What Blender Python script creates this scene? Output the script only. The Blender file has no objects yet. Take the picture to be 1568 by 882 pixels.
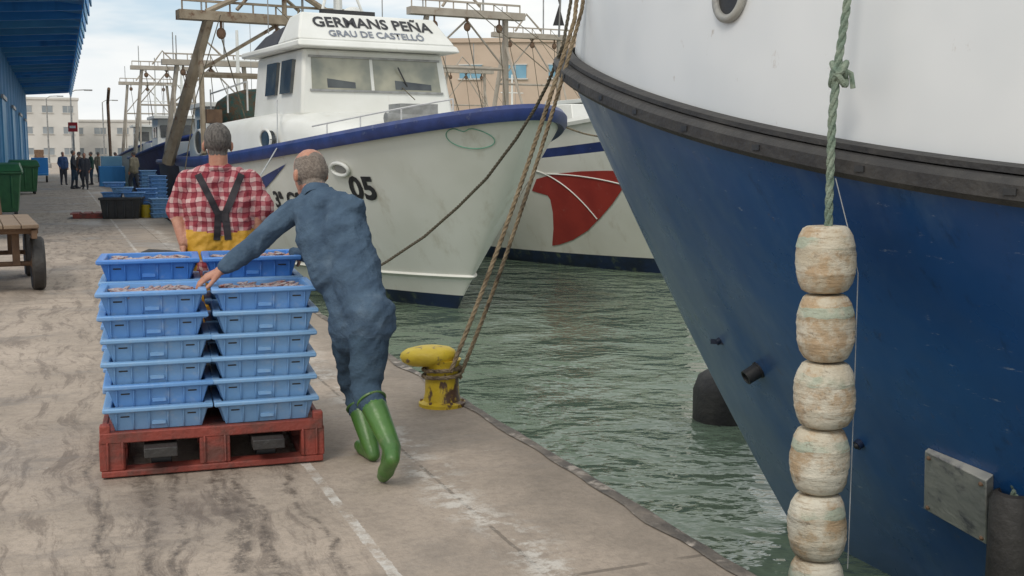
import bpy, bmesh, math, random
import numpy as np
from mathutils import Vector, Matrix, noise
from mathutils.bvhtree import BVHTree
random.seed(7)
R=math.radians
scene=bpy.context.scene
COL=scene.collection

# ---------------------------------------------------------------- frames
CAMH=1.6; F=1700.0; TH=math.atan(205/1700)
def ray(u,v):
    a=(u-784)/F; b=(441-v)/F
    return Vector((a, math.cos(TH)+b*math.sin(TH), -math.sin(TH)+b*math.cos(TH)))
def sv(u,v,y):            # surveyed point: bearing + distance
    d=ray(u,v); return Vector((0,0,CAMH))+d*(y/d.y)
def gp(u,v,z=0.0):
    d=ray(u,v); return Vector((0,0,CAMH))+d*((z-CAMH)/d.z)
AL=R(22.06)
N=Vector((math.cos(AL),math.sin(AL),0)); D=Vector((-math.sin(AL),math.cos(AL),0))
def Q(n,s,z=0.0): return N*n+D*s+Vector((0,0,z))
ZW=-0.9; EDGE=2.38

# ---------------------------------------------------------------- materials
def base_mat(name):
    m=bpy.data.materials.new(name); m.use_nodes=True
    nt=m.node_tree; return m,nt,nt.nodes['Principled BSDF']
def lk(nt,a,b): nt.links.new(a,b)
def mix(nt,fac,a,b,bt='MIX'):
    n=nt.nodes.new('ShaderNodeMix'); n.data_type='RGBA'; n.blend_type=bt
    for s,i in ((fac,0),(a,6),(b,7)):
        if isinstance(s,bpy.types.NodeSocket): lk(nt,s,n.inputs[i])
        else: n.inputs[i].default_value = s if i==0 else (tuple(s)+(1,) if len(s)==3 else s)
    return n.outputs[2]
def mth(nt,op,a,b=None,c=None,clamp=False):
    n=nt.nodes.new('ShaderNodeMath'); n.operation=op; n.use_clamp=clamp
    for i,s in enumerate((a,b,c)):
        if s is None: continue
        if isinstance(s,bpy.types.NodeSocket): lk(nt,s,n.inputs[i])
        else: n.inputs[i].default_value=s
    return n.outputs[0]
def ramp(nt,fac,lo,hi):
    n=nt.nodes.new('ShaderNodeMapRange'); lk(nt,fac,n.inputs[0]); n.inputs[1].default_value=lo; n.inputs[2].default_value=hi
    n.interpolation_type='SMOOTHSTEP'; return n.outputs[0]
def coords(nt,scale=(1,1,1),rot=(0,0,0)):
    tc=nt.nodes.new('ShaderNodeTexCoord'); mp=nt.nodes.new('ShaderNodeMapping')
    lk(nt,tc.outputs['Object'],mp.inputs[0]); mp.inputs['Scale'].default_value=scale; mp.inputs['Rotation'].default_value=rot
    return mp.outputs[0]
def nz(nt,vec,scale,detail=3,rough=.55):
    n=nt.nodes.new('ShaderNodeTexNoise'); lk(nt,vec,n.inputs['Vector']); n.inputs['Scale'].default_value=scale
    n.inputs['Detail'].default_value=detail; n.inputs['Roughness'].default_value=rough; return n.outputs['Fac']
def pm(name,c1,c2=None,scale=3,rough=.6,bump=0,bscale=20,metal=0,c3=None,s3=5,t3=(.55,.7),st=(1,1,1),st3=(1,1,1),spec=.5,a3=1.0):
    m,nt,b=base_mat(name)
    if c2 is None: c2=tuple(x*.8 for x in c1)
    v=coords(nt,st); f=ramp(nt,nz(nt,v,scale,3),.3,.7)
    c=mix(nt,f,c1,c2)
    if c3:
        v3=coords(nt,st3); f3=ramp(nt,nz(nt,v3,s3,5,.65),*t3)
        f3=mth(nt,'MULTIPLY',f3,a3)
        c=mix(nt,f3,c,c3)
    lk(nt,c,b.inputs['Base Color'])
    b.inputs['Roughness'].default_value=rough; b.inputs['Metallic'].default_value=metal; b.inputs['Specular IOR Level'].default_value=spec
    if bump:
        bn=nt.nodes.new('ShaderNodeBump'); bn.inputs['Strength'].default_value=bump; bn.inputs['Distance'].default_value=.02
        lk(nt,nz(nt,coords(nt),bscale,3),bn.inputs['Height']); lk(nt,bn.outputs[0],b.inputs['Normal'])
    return m

M={}
M['white']=pm('white_paint',(.80,.80,.76),(.72,.72,.67),1.2,.38,.08,3,c3=(.45,.36,.24),s3=2.2,t3=(.6,.85),st3=(2,2,.35),a3=.6)
M['whitehull']=pm('white_hull_paint',(.80,.79,.73),(.72,.71,.64),.8,.32,.15,1.6,c3=(.42,.36,.25),s3=1.5,t3=(.52,.8),st3=(1.5,1.5,.3),a3=.6)
M['bulw']=pm('white_bulwark_paint',(.74,.75,.75),(.64,.66,.67),.9,.35,.2,1.8,c3=(.33,.24,.17),s3=7,t3=(.66,.76),st3=(1,1,.6),a3=.7)
M['bluecap']=pm('blue_gunwale_paint',(.03,.055,.2),(.02,.035,.13),4,.4,.1,12,c3=(.3,.33,.4),s3=8,t3=(.60,.78),a3=.5)
M['boot']=pm('dark_blue_antifouling',(.012,.028,.08),(.01,.018,.04),3,.5,.1,12,c3=(.1,.13,.08),s3=4,t3=(.55,.75))
M['rubber']=pm('black_rubber',(.028,.026,.026),(.05,.046,.042),6,.62,.4,25,c3=(.16,.14,.12),s3=5,t3=(.62,.8),a3=.5)
M['black']=pm('black_plastic',(.02,.02,.022),(.035,.035,.035),6,.5,.1,20)
M['glass']=pm('window_glass',(.20,.21,.17),(.42,.40,.30),1.6,.08,spec=.8)
M['glassd']=pm('dark_window',(.03,.035,.04),(.08,.09,.09),2,.1,spec=.8)
M['glassb']=pm('blue_window',(.16,.34,.46),(.22,.42,.54),.6,.15)
M['tan']=pm('tan_gantry_paint',(.35,.29,.21),(.24,.19,.13),3,.6,.3,15,c3=(.14,.07,.035),s3=4,t3=(.55,.7))
M['tan_haze']=pm('hazed_tan_paint',(.46,.41,.34),(.38,.33,.27),3,.7,.2,15,c3=(.25,.17,.12),s3=4,t3=(.55,.75))  # gantry tan lightened: distance haze is put into the paint colour
M['rust']=pm('rusty_steel',(.2,.12,.07),(.12,.07,.045),4,.7,.3,15)
M['steel']=pm('galvanised_steel',(.36,.36,.35),(.24,.24,.23),5,.45,.1,20,metal=.5)
M['red']=pm('red_hull_decal',(.42,.05,.04),(.34,.04,.035),2,.4,c3=(.5,.3,.25),s3=6,t3=(.6,.85),a3=.4)
M['pallet']=pm('red_pallet_plastic',(.29,.055,.038),(.21,.042,.03),5,.65,.4,30,c3=(.10,.05,.04),s3=6,t3=(.42,.66),a3=.8)
M['crate']=pm('blue_crate_plastic',(.12,.29,.60),(.15,.33,.64),3,.48,.15,18,c3=(.34,.45,.60),s3=14,t3=(.52,.76),a3=.55)
M['crate2']=pm('blue_crate_plastic_deep',(.05,.19,.55),(.07,.23,.6),3,.4,.15,18,c3=(.28,.38,.6),s3=14,t3=(.56,.8),a3=.45)
M['crate3']=pm('blue_crate_plastic_faded',(.17,.34,.58),(.2,.38,.62),3,.5,.15,18,c3=(.38,.46,.56),s3=12,t3=(.5,.76),a3=.6)
M['fish']=pm('fish_skin',(.34,.24,.23),(.40,.39,.40),60,.3,.2,60,c3=(.28,.09,.07),s3=45,t3=(.5,.6))
M['bollard']=pm('yellow_bollard_paint',(.62,.44,.02),(.52,.36,.03),6,.5,.5,18,c3=(.10,.055,.03),s3=9,t3=(.50,.58),st3=(1,1,.6))
M['bollard_h']=pm('yellow_bollard_top_paint',(.66,.49,.03),(.57,.41,.04),6,.5,.6,14,c3=(.2,.13,.06),s3=14,t3=(.57,.66))
M['denim']=pm('denim_jacket_cloth',(.078,.122,.178),(.055,.088,.135),9,.9,.4,55,c3=(.14,.19,.245),s3=7,t3=(.5,.8),spec=.15,a3=.6)
M['jeans']=pm('jeans_cloth',(.058,.095,.138),(.038,.063,.097),9,.9,.4,60,c3=(.13,.17,.21),s3=6,t3=(.52,.78),spec=.15,a3=.6)
M['boots']=pm('green_rubber_boots',(.075,.18,.035),(.05,.13,.03),7,.38,.2,14,c3=(.18,.2,.1),s3=12,t3=(.55,.78),a3=.55)
M['skin']=pm('skin',(.50,.25,.165),(.42,.19,.125),25,.5,.25,90,c3=(.36,.13,.09),s3=20,t3=(.55,.75),a3=.5)
M['hair']=pm('grey_hair',(.22,.20,.18),(.09,.08,.075),70,.8,.9,160,st=(1,1,.4))
M['hairl']=pm('short_grey_hair',(.30,.25,.21),(.18,.145,.12),80,.8,.7,170)
M['eye']=pm('eye_white',(.7,.68,.65),rough=.2)
M['oil']=pm('yellow_oilskin',(.60,.33,.025),(.48,.25,.02),6,.5,.5,14,c3=(.25,.13,.03),s3=9,t3=(.58,.75),a3=.6)
M['strap']=pm('black_webbing',(.022,.02,.025),(.035,.03,.035),40,.8)
M['dark']=pm('dark_cloth',(.05,.055,.07),(.065,.065,.075),5,.9)  # dark cloth raised a little to carry haze on distant people in its colour
M['dark2']=pm('brown_cloth',(.12,.08,.06),(.08,.05,.045),5,.9)
M['green_cl']=pm('green_work_cloth',(.05,.11,.08),(.04,.08,.06),5,.9)
M['blue_cl']=pm('blue_work_cloth',(.06,.11,.25),(.04,.08,.18),5,.9)
M['khaki']=pm('khaki_cloth',(.25,.22,.16),(.2,.17,.12),5,.9)
M['shedblue']=pm('blue_cladding',(.04,.25,.58),(.05,.29,.64),.6,.5,c3=(.02,.14,.36),s3=.8,t3=(.5,.8),st3=(1,1,.1))
M['shedblue2']=pm('blue_canopy_paint',(.10,.34,.56),(.08,.27,.48),.6,.5)
M['shedl']=pm('light_blue_panel',(.2,.44,.66),(.16,.38,.6),.6,.5)
M['beige']=pm('beige_render',(.62,.48,.37),(.56,.43,.33),.3,.85,c3=(.45,.33,.25),s3=.4,t3=(.5,.9))
M['offw']=pm('offwhite_render',(.70,.68,.64),(.60,.58,.54),.2,.85)
M['greyc']=pm('grey_concrete',(.34,.33,.31),(.25,.24,.23),1,.9,.3,8)
M['bin']=pm('green_bin_plastic',(.04,.16,.06),(.03,.12,.05),4,.45)
M['wood']=pm('weathered_wood',(.26,.19,.13),(.16,.11,.075),3,.8,.4,20,st=(1,8,8))
M['ylw']=pm('yellow_plastic',(.6,.45,.04),rough=.45)
M['ropeg']=pm('green_rope',(.15,.21,.16),(.26,.31,.24),25,.9,.6,90)
M['ropeb']=pm('brown_rope',(.20,.145,.085),(.30,.235,.15),20,.9,.6,90,c3=(.08,.06,.04),s3=6,t3=(.5,.7))
M['ropedk']=pm('dark_rope',(.09,.08,.055),(.14,.12,.085),20,.9,.6,90)
M['line']=pm('pale_cord',(.45,.46,.46),rough=.8)
M['net']=pm('fishing_net',(.03,.10,.09),(.12,.07,.04),9,.95,.9,30)
M['letter']=pm('black_lettering',(.02,.02,.022),(.035,.035,.04),8,.5)
M['letterg']=pm('grey_lettering',(.16,.18,.22),(.22,.24,.28),5,.5)
M['ltgreen']=pm('green_marking',(.2,.5,.36),rough=.6)
M['plate']=pm('worn_grey_plate',(.40,.39,.35),(.30,.30,.28),5,.5,.3,18,c3=(.1,.1,.12),s3=6,t3=(.5,.7))
M['rail']=pm('white_handrail',(.7,.7,.68),rough=.4)
M['redsign']=pm('red_sign',(.5,.04,.04),rough=.4)

def mat_fender():
    m,nt,b=base_mat('stained_float_foam')
    v=coords(nt)
    c=mix(nt,ramp(nt,nz(nt,v,5,4),.35,.7),(.66,.61,.50),(.52,.45,.33))
    c=mix(nt,mth(nt,'MULTIPLY',ramp(nt,nz(nt,v,6,6,.75),.45,.62),.75),c,(.42,.27,.14))
    sp=nt.nodes.new('ShaderNodeSeparateXYZ'); lk(nt,v,sp.inputs[0])
    fr=mth(nt,'FRACT',mth(nt,'MULTIPLY',mth(nt,'ADD',sp.outputs[2],mth(nt,'MULTIPLY',nz(nt,v,8,2),.05)),1/.288))
    band=mth(nt,'MULTIPLY',mth(nt,'GREATER_THAN',fr,.28),mth(nt,'LESS_THAN',fr,.44))
    c=mix(nt,mth(nt,'MULTIPLY',band,mth(nt,'MULTIPLY',ramp(nt,nz(nt,v,6,4),.42,.58),.5)),c,(.32,.50,.43))
    # horizontal scuff lines and dark grime
    c=mix(nt,mth(nt,'MULTIPLY',ramp(nt,nz(nt,coords(nt,(1,1,7)),7,6,.75),.55,.63),.5),c,(.30,.19,.10))
    cr=ramp(nt,nz(nt,coords(nt,(1,1,1.6)),16,7,.8),.58,.65)
    c=mix(nt,mth(nt,'MULTIPLY',cr,.6),c,(.18,.13,.09))
    lk(nt,c,b.inputs['Base Color']); b.inputs['Roughness'].default_value=.75
    bn=nt.nodes.new('ShaderNodeBump'); bn.inputs['Strength'].default_value=.8; bn.inputs['Distance'].default_value=.012
    lk(nt,mth(nt,'ADD',nz(nt,coords(nt,(1,1,1.5)),20,6,.7),mth(nt,'MULTIPLY',nz(nt,coords(nt,(1,1,9)),5,4,.6),.6)),bn.inputs['Height']); lk(nt,bn.outputs[0],b.inputs['Normal'])
    return m
M['float']=mat_fender()

def mat_shiphull():
    m,nt,b=base_mat('blue_ship_paint')
    v=coords(nt)
    c=mix(nt,ramp(nt,nz(nt,v,.6,3),.3,.7),(.012,.070,.225),(.020,.105,.29))
    v2=coords(nt,(1.2,1.2,.45))
    c=mix(nt,mth(nt,'MULTIPLY',ramp(nt,nz(nt,v2,1.6,6,.65),.5,.76),.5),c,(.12,.20,.32))
    v3=coords(nt,(3,3,.5))
    c=mix(nt,mth(nt,'MULTIPLY',ramp(nt,nz(nt,v3,3.5,6,.7),.56,.72),.4),c,(.008,.025,.07))
    sp=nt.nodes.new('ShaderNodeSeparateXYZ'); lk(nt,v,sp.inputs[0])
    st=ramp(nt,mth(nt,'ADD',sp.outputs[0],mth(nt,'MULTIPLY',sp.outputs[2],-.58)),-3.4,-1.1)
    c=mix(nt,mth(nt,'MULTIPLY',st,mth(nt,'MULTIPLY',ramp(nt,nz(nt,v2,1.1,5,.6),.25,.58),.65)),c,(.20,.26,.32))  # pale scuffs and a greyish highlight near the stem, painted into the hull colour
    sc=ramp(nt,nz(nt,coords(nt,(1,1,5)),5,6,.8),.63,.69)
    c=mix(nt,mth(nt,'MULTIPLY',sc,.5),c,(.45,.5,.55))
    ru=ramp(nt,nz(nt,coords(nt,(4,4,.35)),3,5,.7),.64,.74)
    c=mix(nt,mth(nt,'MULTIPLY',ru,.5),c,(.12,.09,.07))
    lk(nt,c,b.inputs['Base Color'])
    lk(nt,mth(nt,'MULTIPLY_ADD',nz(nt,v,3,4),.35,.14),b.inputs['Roughness'])
    bn=nt.nodes.new('ShaderNodeBump'); bn.inputs['Strength'].default_value=.8; bn.inputs['Distance'].default_value=.04
    lk(nt,nz(nt,v,1.3,3),bn.inputs['Height']); lk(nt,bn.outputs[0],b.inputs['Normal'])
    return m
M['ship']=mat_shiphull()

def mat_plaid():
    m,nt,b=base_mat('red_plaid_cloth')
    v=coords(nt); sp=nt.nodes.new('ShaderNodeSeparateXYZ'); lk(nt,v,sp.inputs[0])
    w=mth(nt,'MULTIPLY',mth(nt,'SUBTRACT',nz(nt,v,7,3),.5),.07)
    def stripe(s,per,th):
        f=mth(nt,'FRACT',mth(nt,'MULTIPLY',mth(nt,'ADD',s,w),1/per)); return mth(nt,'GREATER_THAN',f,th)
    a=stripe(sp.outputs[0],.062,.45); c=stripe(sp.outputs[2],.062,.45)
    s=mth(nt,'MULTIPLY',mth(nt,'ADD',a,c),.5)
    cr=nt.nodes.new('ShaderNodeValToRGB'); lk(nt,s,cr.inputs[0]); cr.color_ramp.interpolation='CONSTANT'
    e=cr.color_ramp.elements; e[0].color=(.56,.39,.37,1); e[0].position=0; e[1].color=(.27,.045,.06,1); e[1].position=.8
    x=e.new(.3); x.color=(.42,.16,.17,1)
    a2=stripe(sp.outputs[0],.062,.9); c2=stripe(sp.outputs[2],.062,.9)
    col=mix(nt,mth(nt,'MULTIPLY',mth(nt,'MAXIMUM',a2,c2),.5),cr.outputs[0],(.12,.02,.04))
    lk(nt,col,b.inputs['Base Color']); b.inputs['Roughness'].default_value=.9; b.inputs['Specular IOR Level'].default_value=.15
    return m
M['plaid']=mat_plaid()

def mat_ground():
    m,nt,b=base_mat('quay_concrete')
    v=coords(nt,rot=(0,0,-AL))
    sp=nt.nodes.new('ShaderNodeSeparateXYZ'); lk(nt,v,sp.inputs[0]); n_,s_=sp.outputs[0],sp.outputs[1]
    def st(sx,sy,src=None):
        mp=nt.nodes.new('ShaderNodeMapping'); lk(nt,v,mp.inputs[0]); mp.inputs['Scale'].default_value=(sx,sy,1); return mp.outputs[0]
    c=mix(nt,ramp(nt,nz(nt,v,.9,5,.65),.3,.7),(.47,.385,.31),(.36,.295,.235))
    c=mix(nt,mth(nt,'MULTIPLY',ramp(nt,nz(nt,v,3.5,6,.72),.46,.68),.55),c,(.25,.205,.165))
    c=mix(nt,mth(nt,'MULTIPLY',ramp(nt,nz(nt,v,24,4,.75),.45,.62),.3),c,(.21,.175,.145))
    wob=mth(nt,'MULTIPLY',mth(nt,'SUBTRACT',nz(nt,st(.7,.55),1.2,3),.5),.55)
    nn=mth(nt,'ADD',n_,wob)
    cmb=nt.nodes.new('ShaderNodeCombineXYZ'); lk(nt,mth(nt,'MULTIPLY',nn,8),cmb.inputs[0]); lk(nt,mth(nt,'MULTIPLY',s_,1.1),cmb.inputs[1])
    rough_=nz(nt,cmb.outputs[0],1.0,6,.78)
    tr=ramp(nt,rough_,.49,.61)
    zone=mth(nt,'MULTIPLY',ramp(nt,n_,-1.3,-.3),mth(nt,'SUBTRACT',1.0,ramp(nt,n_,.85,1.3)))
    tr2=mth(nt,'MULTIPLY',mth(nt,'MULTIPLY',tr,zone),.58)
    c=mix(nt,tr2,c,(.13,.10,.08))
    lanes=None
    brk=ramp(nt,nz(nt,v,9,7,.9),.40,.60)
    fine=mth(nt,'MULTIPLY',mth(nt,'SUBTRACT',nz(nt,v,6,5,.75),.5),.16)
    n3=mth(nt,'ADD',nn,fine)
    for cpos,wd in ((.10,.02),(.31,.03),(.42,.015),(.63,.035),(.72,.015),(.93,.02)):
        l_=mth(nt,'SUBTRACT',1.0,ramp(nt,mth(nt,'ABSOLUTE',mth(nt,'SUBTRACT',n3,cpos)),wd*.1,wd*1.9))
        lanes=l_ if lanes is None else mth(nt,'MAXIMUM',lanes,l_)
    near=mth(nt,'SUBTRACT',1.0,ramp(nt,s_,5.2,9.0))
    lanes=mth(nt,'MULTIPLY',mth(nt,'MULTIPLY',lanes,brk),mth(nt,'MULTIPLY_ADD',near,.55,.22))
    c=mix(nt,lanes,c,(.06,.045,.033))
    cmb2=nt.nodes.new('ShaderNodeCombineXYZ'); lk(nt,mth(nt,'MULTIPLY',n_,.6),cmb2.inputs[0]); lk(nt,mth(nt,'MULTIPLY',s_,2.0),cmb2.inputs[1])
    band=ramp(nt,nz(nt,cmb2.outputs[0],1.0,6,.7),.52,.68)
    c=mix(nt,mth(nt,'MULTIPLY',band,.58),c,(.19,.155,.125))
    wet=ramp(nt,nz(nt,st(.5,.35),.8,5,.6),.52,.63)
    c=mix(nt,mth(nt,'MULTIPLY',wet,.42),c,(.17,.14,.115))
    # damp, algae-dark strip along the coping
    ew=mth(nt,'MULTIPLY',ramp(nt,mth(nt,'ADD',n_,mth(nt,'MULTIPLY',mth(nt,'SUBTRACT',nz(nt,v,2.2,5,.7),.5),1.1)),1.75,2.3),.5)
    c=mix(nt,ew,c,(.17,.145,.115))
    js=mth(nt,'LESS_THAN',mth(nt,'ABSOLUTE',mth(nt,'SUBTRACT',mth(nt,'FRACT',mth(nt,'MULTIPLY',mth(nt,'ADD',s_,.9),1/9.2)),.5)),.0014)
    jj=mth(nt,'MAXIMUM',js,mth(nt,'LESS_THAN',mth(nt,'ABSOLUTE',mth(nt,'SUBTRACT',mth(nt,'ADD',n_,mth(nt,'MULTIPLY',nz(nt,v,9,4,.7),.03)),1.675)),.009))
    jj=mth(nt,'MULTIPLY',jj,ramp(nt,nz(nt,v,3,4,.7),.36,.5))
    c=mix(nt,mth(nt,'MULTIPLY',jj,.6),c,(.11,.09,.07))
    lime=mth(nt,'MULTIPLY',mth(nt,'MULTIPLY',mth(nt,'SUBTRACT',1.0,ramp(nt,mth(nt,'ABSOLUTE',mth(nt,'SUBTRACT',nn,1.72)),.0,.2)),ramp(nt,nz(nt,v,4.5,6,.8),.47,.6)),.8)
    c=mix(nt,lime,c,(.64,.60,.54))
    pl=mth(nt,'MULTIPLY',mth(nt,'LESS_THAN',mth(nt,'ABSOLUTE',mth(nt,'SUBTRACT',mth(nt,'ADD',n_,mth(nt,'MULTIPLY',nz(nt,v,12,3,.7),.03)),1.135)),.024),ramp(nt,nz(nt,v,4,6,.85),.42,.60))
    c=mix(nt,mth(nt,'MULTIPLY',pl,.75),c,(.66,.63,.58))
    sp2=ramp(nt,nz(nt,v,2.6,7,.85),.64,.69)
    c=mix(nt,mth(nt,'MULTIPLY',sp2,.5),c,(.58,.54,.48))
    lk(nt,c,b.inputs['Base Color'])
    lk(nt,mth(nt,'SUBTRACT',.85,mth(nt,'MULTIPLY',mth(nt,'MAXIMUM',wet,mth(nt,'MAXIMUM',band,lanes)),.42)),b.inputs['Roughness'])
    h=mth(nt,'ADD',nz(nt,v,40,4,.7),mth(nt,'MULTIPLY',nz(nt,v,4,4),2))
    h=mth(nt,'SUBTRACT',h,mth(nt,'MULTIPLY',jj,1.0))
    bn=nt.nodes.new('ShaderNodeBump'); bn.inputs['Strength'].default_value=.6; bn.inputs['Distance'].default_value=.01
    lk(nt,h,bn.inputs['Height']); lk(nt,bn.outputs[0],b.inputs['Normal'])
    return m
M['ground']=mat_ground()

def mat_water():
    m,nt,b=base_mat('harbour_water')
    v=coords(nt)
    c=mix(nt,ramp(nt,nz(nt,v,.25,3),.3,.7),(.105,.15,.105),(.14,.185,.13))
    lk(nt,c,b.inputs['Base Color']); b.inputs['Roughness'].default_value=.03; b.inputs['IOR'].default_value=1.38
    wv=nt.nodes.new('ShaderNodeVectorMath'); wv.operation='ADD'
    wn=nt.nodes.new('ShaderNodeTexNoise'); lk(nt,v,wn.inputs['Vector']); wn.inputs['Scale'].default_value=.7; wn.inputs['Detail'].default_value=1
    lk(nt,v,wv.inputs[0]); lk(nt,wn.outputs['Color'],wv.inputs[1])
    n1=nz(nt,wv.outputs[0],.8,1,.5); n2=nz(nt,wv.outputs[0],2.4,2,.5)
    n3=nz(nt,coords(nt,(1,1.4,1),(0,0,.3)),7.0,2,.5)
    amp=mth(nt,'MULTIPLY_ADD',ramp(nt,nz(nt,v,.35,2),.35,.65),.7,.6)
    h=mth(nt,'ADD',mth(nt,'MULTIPLY',n1,1.1),mth(nt,'MULTIPLY',amp,mth(nt,'ADD',mth(nt,'MULTIPLY',n2,.62),mth(nt,'MULTIPLY',n3,.15))))
    bn=nt.nodes.new('ShaderNodeBump'); bn.inputs['Strength'].default_value=1; bn.inputs['Distance'].default_value=.16
    lk(nt,h,bn.inputs['Height']); lk(nt,bn.outputs[0],b.inputs['Normal'])
    return m
M['water']=mat_water()

# ---------------------------------------------------------------- mesh builder
def link(o,parent=None):
    COL.objects.link(o)
    if parent is not None: o.parent=parent
    return o
def empty(name,loc=(0,0,0),rz=0):
    e=bpy.data.objects.new(name,None); e.location=loc; e.rotation_euler=(0,0,rz); e.empty_display_size=.2
    COL.objects.link(e); return e
class MB:
    def __init__(s): s.v=[];s.f=[];s.m=[];s.mats=[]
    def mi(s,m):
        m=M[m] if isinstance(m,str) else m
        if m not in s.mats: s.mats.append(m)
        return s.mats.index(m)
    def add(s,vs,fs,m):
        o=len(s.v); k=s.mi(m); s.v+= [tuple(x) for x in vs]; s.f+=[tuple(i+o for i in f) for f in fs]; s.m+=[k]*len(fs)
    def box(s,c,d,m,rz=0,ry=0,rx=0):
        Mx=Matrix.Translation(Vector(c))@Matrix.Rotation(rz,4,'Z')@Matrix.Rotation(ry,4,'Y')@Matrix.Rotation(rx,4,'X')
        x,y,z=[k/2 for k in d]
        vs=[Mx@Vector(p) for p in [(-x,-y,-z),(x,-y,-z),(x,y,-z),(-x,y,-z),(-x,-y,z),(x,-y,z),(x,y,z),(-x,y,z)]]
        s.hexa(vs,m)
    def hexa(s,vs,m): s.add(vs,[(0,3,2,1),(4,5,6,7),(0,1,5,4),(1,2,6,5),(2,3,7,6),(3,0,4,7)],m)
    def tube(s,path,r,m,n=8,caps=True):
        path=[Vector(p) for p in path]; k=len(path)
        rr=r if isinstance(r,(list,tuple)) else [r]*k
        vs=[];fs=[]; up=None
        for i,p in enumerate(path):
            t=(path[min(i+1,k-1)]-path[max(i-1,0)]).normalized()
            if up is None:
                up=Vector((0,0,1)) if abs(t.z)<.9 else Vector((1,0,0))
            a=t.cross(up).normalized(); up=a.cross(t).normalized()
            for j in range(n):
                an=2*math.pi*j/n; vs.append(p+(a*math.cos(an)+up*math.sin(an))*rr[i])
        for i in range(k-1):
            for j in range(n):
                j2=(j+1)%n; fs.append((i*n+j,i*n+j2,(i+1)*n+j2,(i+1)*n+j))
        if caps: fs.append(tuple(range(n))[::-1]); fs.append(tuple((k-1)*n+j for j in range(n)))
        s.add(vs,fs,m)
    def rope(s,path,r,m,pitch=None,step=None):
        path=[Vector(p) for p in path]; pitch=pitch or r*9; step=step or pitch/8
        L=[0]
        for i in range(1,len(path)): L.append(L[-1]+(path[i]-path[i-1]).length)
        n=max(6,int(L[-1]/step)); pts=[];j=0
        for i in range(n+1):
            d=L[-1]*i/n
            while j<len(L)-2 and L[j+1]<d: j+=1
            t=(d-L[j])/max(1e-6,L[j+1]-L[j]); pts.append((path[j].lerp(path[j+1],t),d))
        for ph in range(3):
            out=[]
            for i,(p,d) in enumerate(pts):
                t=(pts[min(i+1,n)][0]-pts[max(i-1,0)][0]).normalized()
                ref=Vector((1,0,0)) if abs(t.x)<.8 else Vector((0,1,0))
                a=t.cross(ref).normalized(); b=t.cross(a)
                an=2*math.pi*(d/pitch+ph/3); out.append(p+(a*math.cos(an)+b*math.sin(an))*r*.5)
            s.tube(out,r*.56,m,6)
    def lathe(s,prof,M4,m,n=24):
        vs=[];fs=[];k=len(prof)
        for (r,z) in prof:
            for j in range(n):
                a=2*math.pi*j/n; vs.append(M4@Vector((r*math.cos(a),r*math.sin(a),z)))
        for i in range(k-1):
            for j in range(n):
                j2=(j+1)%n; fs.append((i*n+j,i*n+j2,(i+1)*n+j2,(i+1)*n+j))
        fs.append(tuple(range(n))[::-1]); fs.append(tuple((k-1)*n+j for j in range(n)))
        s.add(vs,fs,m)
    def ell(s,c,r,m,rot=None,n=12):
        rot=rot or Matrix.Identity(3); c=Vector(c)
        M4=Matrix.Translation(c)@rot.to_4x4()@Matrix.Diagonal((r[0],r[1],r[2],1))
        s.lathe([(math.sin(math.pi*i/n)+(1e-4 if i in(0,n) else 0),-math.cos(math.pi*i/n)) for i in range(n+1)],M4,m,n*2)
    def mesh(s,name,smooth=True,ang=38):
        me=bpy.data.meshes.new(name); me.from_pydata(s.v,[],s.f)
        for x in s.mats: me.materials.append(x)
        me.polygons.foreach_set('material_index',s.m)
        bm=bmesh.new(); bm.from_mesh(me); bmesh.ops.recalc_face_normals(bm,faces=bm.faces); bm.to_mesh(me); bm.free()
        if smooth: me.shade_smooth(); me.set_sharp_from_angle(angle=R(ang))
        me.update(); return me
    def build(s,name,parent=None,smooth=True,bevel=0,ang=38,loc=None,rz=0):
        o=bpy.data.objects.new(name,s.mesh(name,smooth,ang)); link(o,parent)
        if loc is not None: o.location=loc; o.rotation_euler=(0,0,rz)
        if bevel:
            b=o.modifiers.new('bevel','BEVEL'); b.width=bevel; b.segments=2; b.limit_method='ANGLE'; b.angle_limit=R(40)
        return o

# ---------------------------------------------------------------- world, sun, camera
w=bpy.data.worlds.new('sky'); scene.world=w; w.use_nodes=True; nt=w.node_tree
bg=nt.nodes['Background']
SUN_EL=R(48); SUN_AZ=R(205)
sky=nt.nodes.new('ShaderNodeTexSky'); sky.sky_type='NISHITA'; sky.sun_disc=False; sky.sun_elevation=SUN_EL; sky.sun_rotation=SUN_AZ
sky.dust_density=1.5
tc=nt.nodes.new('ShaderNodeTexCoord'); mp=nt.nodes.new('ShaderNodeMapping'); lk(nt,tc.outputs['Generated'],mp.inputs[0]); mp.inputs['Scale'].default_value=(1,1,4.5); mp.inputs['Location'].default_value=(.35,0,.2)
cl=ramp(nt,nz(nt,mp.outputs[0],3.0,5,.55),.32,.52)
sh=ramp(nt,nz(nt,mp.outputs[0],5.0,4,.5),.3,.75)
ccol=mix(nt,sh,(9.6,9.5,9.1),(7.9,8.15,8.3))
skyb=mix(nt,.6,sky.outputs[0],(5.8,7.4,8.6))
out=mix(nt,mth(nt,'MULTIPLY',cl,.93),skyb,ccol)
lk(nt,out,bg.inputs[0]); bg.inputs[1].default_value=.113
sl=bpy.data.lights.new('sun','SUN'); sl.energy=1.25; sl.angle=R(18); sl.color=(1,.93,.83)
so=bpy.data.objects.new('sun',sl); COL.objects.link(so)
sd=Vector((math.sin(SUN_AZ)*math.cos(SUN_EL),math.cos(SUN_AZ)*math.cos(SUN_EL),math.sin(SUN_EL)))
so.rotation_euler=sd.to_track_quat('Z','Y').to_euler(); so.location=(0,-5,30)
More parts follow.
